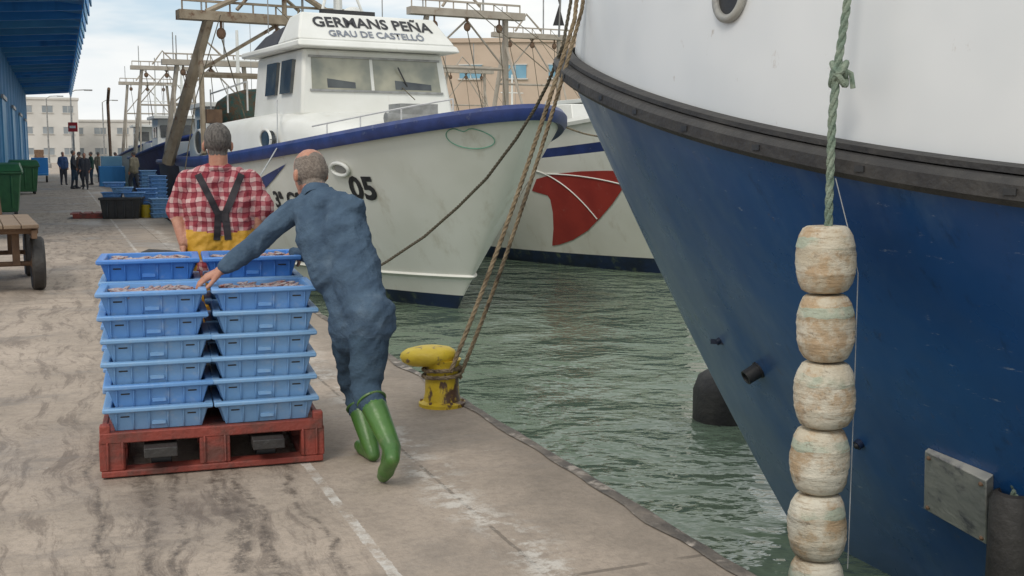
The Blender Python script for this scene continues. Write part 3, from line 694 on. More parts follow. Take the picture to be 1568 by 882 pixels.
# ---- big blue ship
def build_ship():
    h=Hull(L=22,z0=2.3,zm=1.39,Ls=5.4,rake=1.86,Br=3.1,Bw=2.9,Lr=7,Lw=9,pr=2,qr=1.3,pw=2,qw=1.0,fl=1.15,st=.15)
    bf=BoatFrame('blue_trawler_ship',(3.59,7.7),(.5,-.866)); e=bf.e
    mb=MB(); ws=[-.3,-.1,0]+[i/16 for i in range(1,17)]
    h.mesh(mb,lambda w:'boot' if w<0.02 else 'ship',ws,NT=110); ho=mb.build('hull',e,ang=60); bf.bvh(ho)
    mb=MB(); L0=h.line(1.0,NT=110)
    h.sweep(mb,L0,[(-.05,-.06),(.06,-.055),(.085,-.03),(.085,.025),(.06,.05),(-.05,.06)],'rubber')
    h.sweep(mb,L0,[(-.05,.061),(.02,.061),(.02,.085),(-.05,.095)],'rubber')
    for i in range(70,len(L0)-1):
        if i%4==0 and L0[i].y>0.15:
            t=(L0[i+1]-L0[i-1]).normalized(); o=Vector((t.y,-t.x,0)); 
            if o.y<0:o=-o
            ang=math.atan2(t.y,t.x); mb.box(L0[i]+o*.083+Vector((0,0,.0)),(.05,.02,.024),'black',rz=ang)
    mb.build('rubbing_strake',e)
    mb=MB(); n=len(L0); rows=[(.04,.08,.0),(.045,.4,0),(.02,.8,0),(-.02,1.45,0)]
    for idx,dirs in enumerate((1,-1)):
        vs=[]
        for i,p in enumerate(L0):
            t=(L0[min(i+1,n-1)]-L0[max(i-1,0)]); t.z=0; t.normalize(); o=Vector((t.y,-t.x,0))
            if i!=n//2 and o.y*p.y<0: o=-o
            if i==n//2: o=Vector((1,0,0))
            for (out_,up,_) in rows:
                lean=-.13*up*max(0,1-abs(p.x)/1.5)
                vs.append(p+o*(out_-.10+lean-(0.06 if idx else 0))+Vector((0,0,up)))
        k=len(rows); mb.add(vs,[(i*k+j,(i+1)*k+j,(i+1)*k+j+1,i*k+j+1) for i in range(n-1) for j in range(k-1)],'bulw')
    h.sweep(mb,[p+Vector((0,0,1.45)) for p in L0],[(-.25,-.02),(-.05,-.02),(-.05,.06),(-.25,.06)],'rubber')
    h.deck(mb,'greyc',.97)
    bo=mb.build('bulwark',e,ang=60)
    mb=MB(); mb.box((-8,0,3.1),(5,4,3),'white'); mb.box((-8,0,4.7),(5.6,4.6,.2),'white')
    for y in (-1.4,0,1.4): mb.box((-5.48,y,3.9),(.06,1.1,.7),'glassd')
    for x in (-7,-8.5,-9.8): mb.box((x,2.02,3.9),(.9,.06,.7),'glassd'); mb.box((x,-2.02,3.9),(.9,.06,.7),'glassd')
    mb.build('superstructure',e,bevel=.04)
    tr=BVHTree.FromPolygons([v.co.copy() for v in bo.data.vertices],[tuple(p.vertices) for p in bo.data.polygons])
    o=bf.Mi@Vector((0,0,CAMH)); d=bf.Mi.to_3x3()@ray(1121,-6).normalized(); loc,nr,_,_=tr.ray_cast(o,d)
    if loc:
        if nr.dot(d)>0: nr=-nr
        T=nr.cross(Vector((0,0,1))).normalized(); U=T.cross(nr); mb=MB(); rot=Matrix((T,U,nr)).transposed()
        mb.lathe([(.105,0),(.105,.012)],Matrix.Translation(loc)@rot.to_4x4(),'black',24)
        ring=[loc+nr*.015+T*.112*math.cos(t)+U*.112*math.sin(t) for t in [2*math.pi*i/32 for i in range(33)]]
        mb.tube(ring,.022,'plate',10,False)
        mb.tube([loc+nr*.02-T*.1+U*.02,loc+nr*.03+T*.02+U*.04,loc+nr*.02+T*.1+U*.06],.02,'ropeb',6)
        mb.build('hawse_hole',e)
    def onh(u,v): 
        l,nn=bf.hit(u,v); return l,nn
    mb=MB()
    l,nn=onh(1162,566)
    if l:
        T=nn.cross(Vector((0,0,1))).normalized(); U=T.cross(nn); Mx=Matrix.Translation(l)@Matrix((T,U,nn)).transposed().to_4x4()
        mb.lathe([(.055,-.02),(.055,.01),(.048,.012),(.046,.10),(.036,.10),(.034,.03)],Mx,'black',18)
    l,nn=onh(1103,521)
    if l:
        mb.tube([l-nn*.02,l+nn*.03],.022,'boot',12); mb.box(l+nn*.02,(.09,.02,.03),'boot',rz=.4)
    l,nn=onh(1318,678)
    if l: mb.tube([l-nn*.02,l+nn*.03],.028,'boot',12); mb.ell(l+nn*.03,(.018,.018,.018),'black',n=6)
    mb.build('hull_fittings',e)
    mb=MB()
    c=[onh(*p)[0] for p in ((1422,685),(1522,726),(1522,824),(1420,774))]
    if all(c):
        nn=onh(1460,750)[1]
        fr=[p+nn*o_ for p,o_ in zip(c,(.03,.055,.055,.03))]
        mb.hexa([c[3],c[2],fr[2],fr[3],c[0],c[1],fr[1],fr[0]],'plate')
        for p in fr: 
            pc=p.lerp((fr[0]+fr[2])/2,.15); mb.ell(pc+nn*.002,(.012,.012,.012),'rust',n=6)
        mb.build('fender_board',e,bevel=.006)
    l,nn=onh(1562,800)
    if l:
        mb=MB(); T=nn.cross(Vector((0,0,1))).normalized(); U=Vector((0,0,1)); nh=U.cross(T)*-1
        if nh.dot(nn)<0: nh=-nh
        cc=l+nn*.10-T*.03
        Mx=Matrix.Translation(cc)@Matrix((T,nh,U)).transposed().to_4x4()
        mb.lathe([(.05,-.36),(.09,-.35),(.105,-.3),(.105,.17),(.09,.21),(.07,.22),(.065,.15)],Mx,'rubber',24)
        top=cc+U*.17
        mb.rope([top,top+U*.1-T*.02,top+U*.22-T*.05,top+U*.5-T*.2],.024,'ropeg')
        mb.ell(top+U*.10-T*.01,(.035,.035,.045),'ropeg',n=8)
        mb.build('rubber_bumper',e)
    return bf,h,L0
bfs,hs,L0=build_ship()

# string of floats used as a fender
def build_fender_string():
    a=3.09
    rp,nn=hs.surf(a,hs.zr(a)-.001,1,0); nn=Vector((nn.x,nn.y,0)).normalized()
    P=bfs.M@(rp+nn*.155); P.x+=.025; o=(bfs.M.to_3x3()@nn)
    e=empty('float_fender_string',(P.x,P.y,0))
    mb=MB(); z0=1.305
    prof=[(.040,-.140),(.080,-.139),(.095,-.130),(.110,-.10),(.119,-.06),(.1205,-.052),(.1185,-.047),(.1235,-.02),(.1222,-.004),(.1222,.004),(.1235,.02),(.1185,.047),(.1205,.052),(.119,.06),(.110,.10),(.095,.130),(.080,.139),(.040,.140)]
    for i in range(6):
        zc=z0-.145-i*.290; t=random.uniform(-.04,.04)
        Mx=Matrix.Translation((random.uniform(-.008,.008),random.uniform(-.008,.008),zc))@Matrix.Rotation(t,4,'Y')@Matrix.Rotation(random.random()*6,4,'Z')@Matrix.Diagonal((random.uniform(.98,1.06),random.uniform(.98,1.06),1,1))
        mb.lathe(prof,Mx,'float',40)
    o_=mb.build('floats',e,ang=50)
    for v in o_.data.vertices:
        d=noise.noise(v.co*9)*.007+noise.noise(v.co*25)*.0025; r=Vector((v.co.x,v.co.y,0)); 
        if r.length>.07: v.co+=r.normalized()*d
    mb=MB()
    top=Vector((0,0,2.55))-o*.10; path=[top-o*.1+Vector((0,0,.45)),top,Vector((0,0,2.2))-o*.06,Vector((0,0,1.95))-o*.02,Vector((0,0,1.75)),Vector((0,0,1.27))]
    mb.rope(path,.018,'ropeg')
    kc=Vector((0,0,1.93))-o*.03
    for ph,rr in ((0,.030),(2.1,.026),(4.0,.028)):
        ring=[kc+Vector((rr*math.cos(t+ph),rr*math.sin(t+ph),.022*math.sin(2*t+ph)+ .012*(ph-2))) for t in [2*math.pi*i/20 for i in range(21)]]
        mb.tube(ring,.0135,'ropeg',7,False)
    mb.tube([kc+Vector((.01,-.01,.02)),kc+Vector((.045,-.02,.0)),kc+Vector((.055,-.02,-.06))],.012,'ropeg',6)
    mb.rope([Vector((0,0,-.5)),Vector((0,0,-.75))],.018,'ropeg')
    mb.build('rope',e)
    mb=MB()
    mb.tube([Vector((.02,-.01,1.5)),Vector((.08,-.02,1.28)),Vector((.132,-.0,1.1)),Vector((.135,0,.6)),Vector((.135,0,-.2))],.0022,'line',5); mb.build('cord',e)
build_fender_string()

mb=MB(); P=gp(1095,655,ZW)
mb.lathe([(.05,-.35),(.25,-.3),(.3,-.15),(.3,.28),(.25,.42),(.12,.5),(.05,.52)],Matrix.Translation((0,0,0)),'rubber',24)
mb.tube([(0,0,.5),(.02,.02,.62),(-.02,0,.7)],.03,'ropedk',6)
mb.build('rubber_buoy',loc=(P.x+.15,P.y+.35,ZW),ang=50)

# ---------------------------------------------------------------- bollards and mooring ropes
def bollard(P,name='mooring_bollard'):
    e=empty(name,P)
    mb=MB()
    mb.lathe([(.15,0),(.15,.022),(.12,.035),(.110,.08),(.106,.2),(.112,.27),(.125,.30)],Matrix.Identity(4),'bollard',28)
    for i in range(6):
        t=i*math.pi/3; mb.tube([(.132*math.cos(t),.132*math.sin(t),.015),(.132*math.cos(t),.132*math.sin(t),.04)],.01,'rust',6)
    mb.build('base_and_post',e,ang=40)
    mb=MB(); Mx=Matrix.Translation((-.085,-.01,.325))@Matrix.Rotation(R(-3),4,'Y')@Matrix.Diagonal((1.28,.95,1,1))
    mb.lathe([(.06,-.06),(.10,-.055),(.132,-.03),(.142,.0),(.135,.025),(.11,.046),(.06,.06),(.01,.064)],Mx,'bollard_h',32)
    mb.build('head',e,ang=60)
    return e
BP=gp(677,620); bollard(BP)
B2=Q(2.12,11.3); bollard(B2)
def sag(a,b,s,n=40):
    return [a.lerp(b,i/n)+Vector((0,0,-4*s*(i/n)*(1-i/n))) for i in range(n+1)]
def wrap(c,r,z,turns=1.5,n=40,rise=.03):
    return [c+Vector((r*math.cos(2*math.pi*turns*i/n),r*math.sin(2*math.pi*turns*i/n),z+rise*i/n)) for i in range(n+1)]
bowtop=bfs.M@Vector((-.35,.25,3.72))
mb=MB()
st=BP+Vector((.06,-.11,.235))
mb.rope(sag(st,sv(880,30,7.5),.08),.015,'ropeb')
mb.rope([sv(880,30,7.5),bowtop],.015,'ropeb')
mb.rope(wrap(BP,.118,.22,1.0,40,.03),.014,'ropeb')
mb.build('mooring_rope')
mb=MB(); st=BP+Vector((.125,.0,.21))
mb.rope(sag(st,sv(891,15,7.7),.12),.014,'ropeb'); mb.rope([sv(891,15,7.7),bowtop+Vector((.1,.1,0))],.014,'ropeb'); mb.rope(wrap(BP,.12,.18,1.2,40,.03),.014,'ropeb'); mb.build('mooring_rope')
mb=MB(); pts=[B2+Vector((0,0,.25))]
for (u,v,y) in ((520,440,10.6),(590,402,10.1),(650,362,9.7),(700,318,9.4),(745,273,9.0),(790,213,8.7),(820,165,8.4),(838,130,8.25),(862,70,8.0)):
    pts.append(sv(u,v,y))
pts.append(bowtop+Vector((.05,.15,0)))
mb.rope(pts,.013,'ropedk'); mb.rope(wrap(B2,.13,.15,1.6,50,.05),.014,'ropedk'); mb.build('mooring_line')
mb=MB()
mb.tube([bf1.M@Vector((-6.9,-1.5,2.6)),sv(425,225,19),sv(398,270,16)],.012,'line',5)
mb.tube([bf1.M@Vector((-11,-1.4,4.6)),sv(300,150,24),Q(2.2,24,.1)],.012,'ropedk',5)
mb.tube(sag(bf1.M@Vector((-.4,.3,2.2)),bf2.M@Vector((-1.2,-1.0,2.6)),.5,20),.014,'ropeb',5)
mb.build('boat_lines')

# ---------------------------------------------------------------- pallet, jack, crates
PA=R(17.5)
FL=gp(157,735); 
pe=empty('plastic_pallet',(FL.x,FL.y,0),PA)
mb=MB(); PW,PD=1.085,1.0
mb.box((PW/2,PD/2,.21),(PW,PD,.03),'pallet')
for x in (.05,PW/2,PW-.05):
    for y in (.05,PD/2,PD-.05):
        mb.box((x,y,.117),(.15 if x==PW/2 else .12,.1 if y!=PD/2 else .14,.155),'pallet')
    mb.box((x if x==PW/2 else (x+.008 if x<.5 else x-.008),PD/2,.026),(.115,PD+.006,.028),'pallet')
for y in (.048,PD-.048): mb.box((PW/2,y,.024),(PW+.006,.11,.032),'pallet')
mb.box((PW/2,.011,.205),(PW+.01,.028,.055),'pallet'); mb.box((PW/2,PD-.011,.205),(PW+.01,.028,.055),'pallet')
mb.box((.011,PD/2,.205),(.028,PD-.03,.055),'pallet'); mb.box((PW-.011,PD/2,.205),(.028,PD-.03,.055),'pallet')
for x in (.03,.10,PW/2-.05,PW/2+.05,PW-.1,PW-.03): mb.box((x,-.006,.117),(.012,.012,.14),'pallet')
for x in (.02,PW-.02): mb.box((x,.03,.245),(.05,.06,.05),'pallet')
mb.build('deck_and_feet',pe,bevel=.006)
je=empty('pallet_jack',(FL.x,FL.y,0),PA)
mb=MB()
for x in (.28,PW-.28):
    mb.box((x,PD/2+.1,.135),(.16,PD+.35,.05),'rubber'); mb.tube([(x-.05,.16,.045),(x+.05,.16,.045)],.04,'black',14)
mb.box((PW/2,PD+.25,.19),(.55,.14,.28),'rubber'); mb.tube([(PW/2,PD+.3,.1),(PW/2,PD+.3,.5)],.06,'black',12)
for sx in (-.08,.08): mb.tube([(PW/2+sx-.03,PD+.34,.09),(PW/2+sx+.03,PD+.34,.09)],.09,'black',16)
mb.build('forks_and_pump',je,bevel=.005)

def crate_mesh(name,cm):
    W_,D_,H_=.528,.45,.125; mb=MB()
    def sec(i,z): return [(-W_/2+i,-D_/2+i,z),(W_/2-i,-D_/2+i,z),(W_/2-i,D_/2-i,z),(-W_/2+i,D_/2-i,z)]
    b0,b1=sec(.055,0),sec(.028,H_-.026); i0,i1=sec(.067,.012),sec(.040,H_-.002)
    r0,r1,r2,r3,r4=sec(.012,H_-.027),sec(.0,H_-.021),sec(.0,H_-.005),sec(.005,H_),sec(.032,H_)
    rings=[b0,b1,r0,r1,r2,r3,r4,i1,i0]
    vs=sum(rings,[]); fs=[(0,3,2,1)]
    for i in range(len(rings)-1):
        for j in range(4):
            k=(j+1)%4; fs.append((4*i+j,4*i+k,4*i+4+k,4*i+4+j))
    o=4*(len(rings)-1); fs.append((o,o+1,o+2,o+3))
    mb.add(vs,fs,cm)
    for x in (-.2,-.12,-.045,.045,.12,.2):
        for sy in (-1,1):
            yb,yt=sy*(D_/2-.055),sy*(D_/2-.028)
            mb.hexa([(x-.004,yb*.98,.004),(x+.004,yb*.98,.004),(x+.004,yb+sy*.006,.004),(x-.004,yb+sy*.006,.004),(x-.004,yt*.98,H_-.027),(x+.004,yt*.98,H_-.027),(x+.004,yt+sy*.014,H_-.027),(x-.004,yt+sy*.014,H_-.027)],cm)
    for sy in (-1,1):
        for x in (-.16,.16): mb.box((x,sy*(D_/2-.0385),.075),(.045,.012,.010),'black')
        mb.box((0,sy*(D_/2-.045),.035),(.07,.014,.022),cm)
    for sx in (-1,1):
        for y in (-.12,0,.12):
            xb,xt=sx*(W_/2-.055),sx*(W_/2-.028)
            mb.hexa([(xb*.98,y-.004,.004),(xb+sx*.006,y-.004,.004),(xb+sx*.006,y+.004,.004),(xb*.98,y+.004,.004),(xt*.98,y-.004,H_-.027),(xt+sx*.012,y-.004,H_-.027),(xt+sx*.012,y+.004,H_-.027),(xt*.98,y+.004,H_-.027)],cm)
    me=mb.mesh(name,True,30); return me
cms=[crate_mesh('crate_a','crate'),crate_mesh('crate_b','crate2'),crate_mesh('crate_c','crate3')]
def crate(loc,rz,k,name='fish_crate'):
    o=bpy.data.objects.new(name,cms[k]); link(o); o.location=loc; o.rotation_euler=(0,0,rz)
    b=o.modifiers.new('bevel','BEVEL'); b.width=.003; b.segments=1; b.limit_method='ANGLE'; b.angle_limit=R(40)
    return o
PM=Matrix.Translation((FL.x,FL.y,0))@Matrix.Rotation(PA,4,'Z')
def fish_fill(parent,ice=False):
    mb=MB()
    mb.box((0,0,.075),(.41,.35,.03),'fish')
    for i in range(110):
        x,y=random.uniform(-.19,.19),random.uniform(-.16,.16); a=random.gauss(0.4,.7); l=random.uniform(.03,.06)
        rot=Matrix.Rotation(a,3,'Z')@Matrix.Rotation(random.uniform(-.3,.3),3,'Y')
        mb.ell((x,y,.088+random.uniform(0,.02)),(l,.012,.009),'fish',rot,5)
    mb.build('fish',parent)
for row,(yc,nlev) in enumerate(((.235,6),(.72,7))):
    for col,xc in enumerate((.273 if row==0 else .255,.812 if row==0 else .80)):
        for lv in range(nlev):
            top=lv==nlev-1
            jx,jy=random.uniform(-.008,.008),random.uniform(-.006,.006)
            p=PM@Vector((xc+jx,yc+jy,.226+lv*.1155))
            k=1 if row==1 and lv>=nlev-1 else (0 if top else random.choice((0,0,2,2)))
            o=crate(p,PA+random.uniform(-.018,.018),k)
            if top: fish_fill(o)

# ---------------------------------------------------------------- people
def organic(name,prims,voxel,sm=5,wr=.0,parent=None,seed=0,post=None,wrmats=()):
    """prims: ('c',p0,r0,p1,r1,mat) or ('e',c,(r3),R3,mat) -> ONE continuous voxel-fused surface"""
    mb=MB()
    for p in prims:
        if p[0]=='c':
            a,b=Vector(p[1]),Vector(p[3]); n=max(2,int((b-a).length/(min(p[2],p[4])*.5))+1)
            mb.tube([a.lerp(b,i/n) for i in range(n+1)],[p[2]+(p[4]-p[2])*i/n for i in range(n+1)],'skin',14)
            mb.ell(a,(p[2],)*3,'skin',n=7); mb.ell(b,(p[4],)*3,'skin',n=7)
        else: mb.ell(p[1],p[2],'skin',p[3],n=9)
    o=mb.build(name,None,smooth=False)
    rm=o.modifiers.new('r','REMESH'); rm.mode='VOXEL'; rm.voxel_size=voxel; rm.use_smooth_shade=True
    s=o.modifiers.new('s','SMOOTH'); s.factor=.5; s.iterations=sm
    dg=bpy.context.evaluated_depsgraph_get(); dg.update()
    me=bpy.data.meshes.new_from_object(o.evaluated_get(dg)); bpy.data.objects.remove(o)
    mats=[]; 
    for p in prims:
        if p[-1] not in mats: mats.append(p[-1])
    extra=[x for x in (post[1] if post else []) if x not in mats]; mats+=extra
    me.materials.clear()
    for x in mats: me.materials.append(M[x])
    nf=len(me.polygons); c=np.zeros(nf*3); me.polygons.foreach_get('center',c); c=c.reshape(-1,3)
    best=np.full(nf,1e9); idx=np.zeros(nf,int)
    for p in prims:
        if p[0]=='c':
            a=np.array(p[1]);b=np.array(p[3]); ab=b-a; t=np.clip(((c-a)@ab)/max(1e-9,ab@ab),0,1)
            d=np.linalg.norm(c-(a+t[:,None]*ab),axis=1)-(p[2]+(p[4]-p[2])*t)
        else:
            Rm=np.array(p[3]) if p[3] is not None else np.eye(3); r=np.array(p[2]); l=((c-np.array(p[1]))@Rm)/r; d=(np.linalg.norm(l,axis=1)-1)*r.min()
        k=d<best; best[k]=d[k]; idx[k]=mats.index(p[-1])
    if post:
        for i in range(nf):
            r=post[0](Vector(c[i]),mats[idx[i]])
            if r: idx[i]=mats.index(r)
    me.polygons.foreach_set('material_index',idx.tolist())
    if wr>0:
        cloth=set()
        for pl in me.polygons:
            if mats[idx[pl.index]] in wrmats: cloth.update(pl.vertices)
        nr=[v.normal.copy() for v in me.vertices]
        for i in cloth:
            v=me.vertices[i]; p=v.co
            q=Vector((p.x*6+seed,p.y*6,p.z*9)); w1=noise.noise(q)
            wp=noise.noise(p*4)*.8
            q2=Vector((p.x*6+p.z*5+wp,p.y*6+wp,p.z*13-p.x*11+seed)); w2=1-abs(noise.noise(q2))*2.4
            q3=Vector((p.x*18-p.z*9,p.y*15,p.z*24+p.x*8)); w3=1-abs(noise.noise(q3))*2
            v.co=p+nr[i]*(w1*wr*.8+ w2*wr*.65+w3*wr*.18-wr*.3)
    me.shade_smooth(); me.update()
    o=bpy.data.objects.new(name,me); link(o,parent); return o

def frame(f,up=Vector((0,0,1))):
    f=Vector(f).normalized(); l=up.cross(f).normalized(); u=f.cross(l); return f,l,u
def head(parent,c,face,neck,hairmat,bald,sc=1.0,voxel=.0055):
    f,l,u=frame(face); Rm=Matrix((f,l,u)).transposed(); c=Vector(c)
    P=lambda a,b,d: c+(f*a+l*b+u*d)*sc
    S=lambda *r: tuple(x*sc for x in r)
    pr=[('e',P(-.012,0,.028),S(.098,.077,.092),Rm,'skin'),('e',P(.028,0,-.028),S(.068,.060,.082),Rm,'skin'),
        ('e',P(.045,0,-.082),S(.046,.045,.030),Rm,'skin'),('c',P(.09,0,.004),.009*sc,P(.112,0,-.03),.013*sc,'skin'),
        ('c',P(.078,.03,.018),.012*sc,P(.078,-.03,.018),.012*sc,'skin'),
        ('e',P(.083,.0,-.062),S(.012,.024,.007),Rm,'skin'),
        ('e',P(-.005,.079,-.012),S(.020,.011,.032),Rm,'skin'),('e',P(-.005,-.079,-.012),S(.020,.011,.032),Rm,'skin'),
        ('e',P(-.018,.086,-.008),S(.008,.008,.026),Rm,'skin'),('e',P(-.018,-.086,-.008),S(.008,.008,.026),Rm,'skin'),
        ('e',P(.080,.030,-.002),S(.012,.013,.010),Rm,'eye'),('e',P(.080,-.030,-.002),S(.012,.013,.010),Rm,'eye'),
        ('c',P(-.025,0,-.03),.055*sc,Vector(neck),.058*sc,'skin')]
    if not bald: pr.append(('e',P(-.022,0,.038),S(.098,.083,.095),Rm,hairmat))
    else: pr.append(('e',P(-.03,0,.01),S(.084,.0795,.075),Rm,hairmat))
    def post(p,m):
        q=(p-c)/sc; a,b,d=q.dot(f),q.dot(l),q.dot(u); j=noise.noise(p*60)*.008
        if abs(b)>.079 and abs(d+.01)<.04 and a>-.035: return 'skin'
        if bald:
            crown=d>.078+j and a>-.075
            if d>-.055+j and a<.02+j and not crown: return hairmat
            return 'skin' if m!='eye' else None
        if d>-.062+j and a<.0+j: return hairmat
        if d>.055+j and a<.07: return hairmat
        return 'skin' if m!='eye' else None
    return organic('head',pr,voxel,3,0,parent,post=(post,[hairmat]))
def hand(parent,name,wrist,fdir,pnorm,thumb_side,curl=(.3,.5,.4),sc=1.0):
    f=Vector(fdir).normalized(); n=(Vector(pnorm)-f*Vector(pnorm).dot(f)).normalized(); s=f.cross(n)*thumb_side
    w=Vector(wrist); pr=[('c',w-f*.05,.027*sc,w+f*.012,.025*sc,'skin')]
    offs=[.030,.010,-.011,-.030]; lens=[(.040,.024,.019),(.044,.028,.020),(.041,.026,.019),(.032,.020,.017)]; base=[.088,.092,.088,.080]
    for o,ls,b in zip(offs,lens,base):
        k=w+(f*b+s*o)*sc; pr.append(('c',w+f*.012*sc+s*o*.55*sc,.016*sc,k,.0125*sc,'skin'))
        d=f+s*o*2.0; d.normalize(); p=k; ang=0
        for L_,c_,r_ in zip(ls,curl,(.0098,.009,.008)):
            ang+=c_; dd=(d*math.cos(ang)-n*math.sin(ang)); q=p+dd*L_*sc; pr.append(('c',p,r_*sc,q,(r_-.0007)*sc,'skin')); p=q
    t0=w+(f*.022+s*.022-n*.006)*sc; t1=t0+(f*.035+s*.030-n*.010)*sc; t2=t1+(f*.030+s*.012-n*.010)*sc; t3=t2+(f*.024+s*.002-n*.008)*sc
    pr+= [('c',t0,.017*sc,t1,.013*sc,'skin'),('c',t1,.012*sc,t2,.0105*sc,'skin'),('c',t2,.0105*sc,t3,.009*sc,'skin')]
    return organic(name,pr,.0036,2,0,parent)

def body_prims(J,mt,sc=1.0,loose=1.0,legf=1.0):
    V={k:Vector(v) for k,v in J.items()}; k=sc
    sh=(V['shR']-V['shL']).normalized(); hp=(V['hipR']-V['hipL']).normalized(); pel=(V['hipL']+V['hipR'])/2; ch=V['chest']; nk=V['neck']
    t,wst,lg,bt=mt['top'],mt['waist'],mt['leg'],mt['boot']; z=loose
    bel=pel.lerp(ch,.45)
    sm=(V['shL']+V['shR'])/2
    pr=[('c',V['hipL'],.112*k*z,V['hipR'],.112*k*z,wst),
        ('c',pel-hp*.07*k,.12*k*z,bel-hp*.065*k,.118*k*z,t),('c',pel+hp*.07*k,.12*k*z,bel+hp*.065*k,.118*k*z,t),
        ('c',bel-sh*.068*k,.12*k*z,ch-sh*.085*k,.122*k*z,t),('c',bel+sh*.068*k,.12*k*z,ch+sh*.085*k,.122*k*z,t),
        ('c',ch-sh*.085*k,.118*k*z,sm-sh*.10*k,.088*k,t),('c',ch+sh*.085*k,.118*k*z,sm+sh*.10*k,.088*k,t),
        ('c',V['shL'],.068*k,V['shR'],.068*k,t),('c',sm,.08*k,nk,.060*k,t),
        ('c',V['shL']+sh*.03*k,.062*k,nk+(V['shL']-nk)*.15,.055*k,t),('c',V['shR']-sh*.03*k,.062*k,nk+(V['shR']-nk)*.15,.055*k,t)]
    for s in 'LR':
        pr.append(('c',V['sh'+s],.068*k,V['el'+s],.055*k*z,t))
        if mt.get('rolled'):
            m=V['el'+s].lerp(V['wr'+s],.18); pr.append(('c',V['el'+s],.055*k*z,m,.052*k,t)); pr.append(('c',m,.042*k,V['wr'+s],.030*k,'skin'))
        else:
            pr.append(('c',V['el'+s],.054*k*z,V['wr'+s],.038*k,t))
        pr.append(('c',V['hip'+s],.100*k*legf,V['kn'+s],.070*k*z*legf,lg))
        bw=mt.get('bootfrom'+s,mt.get('bootfrom',.2))
        m=V['kn'+s].lerp(V['an'+s],bw)
        pr.append(('c',V['kn'+s],.068*k*z*legf,m,.068*k*legf,lg)); 
        m2=m.lerp(V['an'+s],.3)
        pr.append(('c',m,.0655*k,m2,.062*k,bt)); pr.append(('c',m2,.062*k,V['an'+s],.047*k,bt))
        he,to=V['he'+s],V['to'+s]; ba=he.lerp(to,.66)
        pr+= [('c',V['an'+s],.046*k,he,.037*k,bt),('c',V['an'+s],.044*k,ba,.035*k,bt),('c',he,.037*k,ba,.040*k,bt),('c',ba,.043*k,to,.033*k,bt)]
    return pr

# --- man pushing
e=empty('man_in_denim_jacket',(0,0,0))
J=dict(neck=sv(484,297,5.90),chest=sv(508,355,5.76),shL=sv(452,320,5.92),shR=sv(541,318,5.73),
 elL=sv(392,374,5.82),wrL=sv(345,410,5.70),elR=sv(550,398,5.93),wrR=sv(452,388,6.22),
 hipL=sv(536,480,5.64),hipR=sv(570,480,5.48),knL=sv(543,592,5.90),knR=sv(560,592,5.46),
 anL=sv(567,680,5.70),anR=sv(600,686,5.22))
an=J['anL']; J['heL']=Vector((an.x+.02,an.y-.035,.038)); J['toL']=Vector((an.x-.08,an.y+.17,.034))
J['heR']=J['anR']+Vector((.010,-.07,-.035)); 
tR=gp(588,745); J['toR']=Vector((tR.x-.01,tR.y+.06,.034))
mt=dict(top='denim',waist='denim',leg='jeans',boot='boots',bootfromR=.22,bootfromL=.34)
pr=body_prims(J,mt,1.0,1.04,1.12)
pr+= [('c',J['hipL']-Vector((0,0,.055)),.118,J['hipR']-Vector((0,0,.055)),.12,'denim')]
pr+= [('c',J['hipL']-Vector((0,0,.13)),.09,J['hipR']-Vector((0,0,.13)),.09,'jeans')]
col=J['neck']; 
organic('body',pr,.010,3,.012,e,seed=3,wrmats=('denim','jeans'))
mb=MB()
hc=sv(474,266,5.99); ax=(hc-col).normalized(); T=ax.cross(Vector((1,0,0))).normalized(); U=ax.cross(T)
vs=[];fs=[];k=28
for j,(r_,h_) in enumerate(((.076,-.03),(.072,.02),(.066,.028),(.062,.0))):
    for i in range(k):
        t=2*math.pi*i/k; vs.append(col+ax*(h_+.006*math.sin(3*t))+T*r_*math.cos(t)+U*(r_+.006)*math.sin(t))
for j in range(3):
    for i in range(k): fs.append((j*k+i,j*k+(i+1)%k,(j+1)*k+(i+1)%k,(j+1)*k+i))
mb.add(vs,fs,'denim'); mb.build('collar',e)
head(e,hc,(-.62,.78,-.14),col,'hairl',True,1.09)
hand(e,'hand_left',J['wrL']+Vector((-.02,-.005,-.012)),(-.85,-.25,-.42),(-.2,-.25,.95),-1,(.25,.55,.4),1.0)
hand(e,'hand_right',J['wrR']+Vector((-.01,.03,-.01)),(-.5,.7,-.25),(.1,.1,1),1,(.35,.7,.6),1.0)
mb=MB()
for s,f_ in (('L',.355),('R',.235)):
    kn,an_=J['kn'+s],J['an'+s]; c=kn.lerp(an_,f_); ax=(an_-kn).normalized(); T=ax.cross(Vector((1,0,0))).normalized(); U=ax.cross(T)
    mb.tube([c+T*.070*math.cos(t)+U*.070*math.sin(t) for t in [2*math.pi*i/24 for i in range(25)]],.007,'boots',6,False)
mb.build('boot_rims',e)

# --- man in plaid shirt
e=empty('man_in_plaid_shirt',(0,0,0))
y=7.15
fw=Vector((-.33,.94,0)).normalized(); rt=Vector((fw.y,-fw.x,0))
c0=sv(336,300,y); bx,by=c0.x,c0.y
def B(r,f,z): return Vector((bx,by,z))+rt*r+fw*f
J=dict(neck=B(0,-.0,1.50),chest=B(0,0,1.27),shL=B(-.185,0,1.43),shR=B(.185,0,1.43),
 elL=sv(268,318,y-.02),wrL=sv(281,372,y-.12),elR=sv(405,318,y+.05),wrR=sv(386,362,y+.05),
 hipL=B(-.09,0,.93),hipR=B(.09,0,.93),knL=B(-.10,.18,.52),knR=B(.10,-.08,.50),anL=B(-.10,.16,.10),anR=B(.10,-.30,.16),
 heL=B(-.10,.11,.036),toL=B(-.11,.30,.036),heR=B(.10,-.33,.09),toR=B(.10,-.17,.036))
mt=dict(top='plaid',waist='oil',leg='oil',boot='boots',rolled=True)
pr=body_prims(J,mt,1.08,1.03)
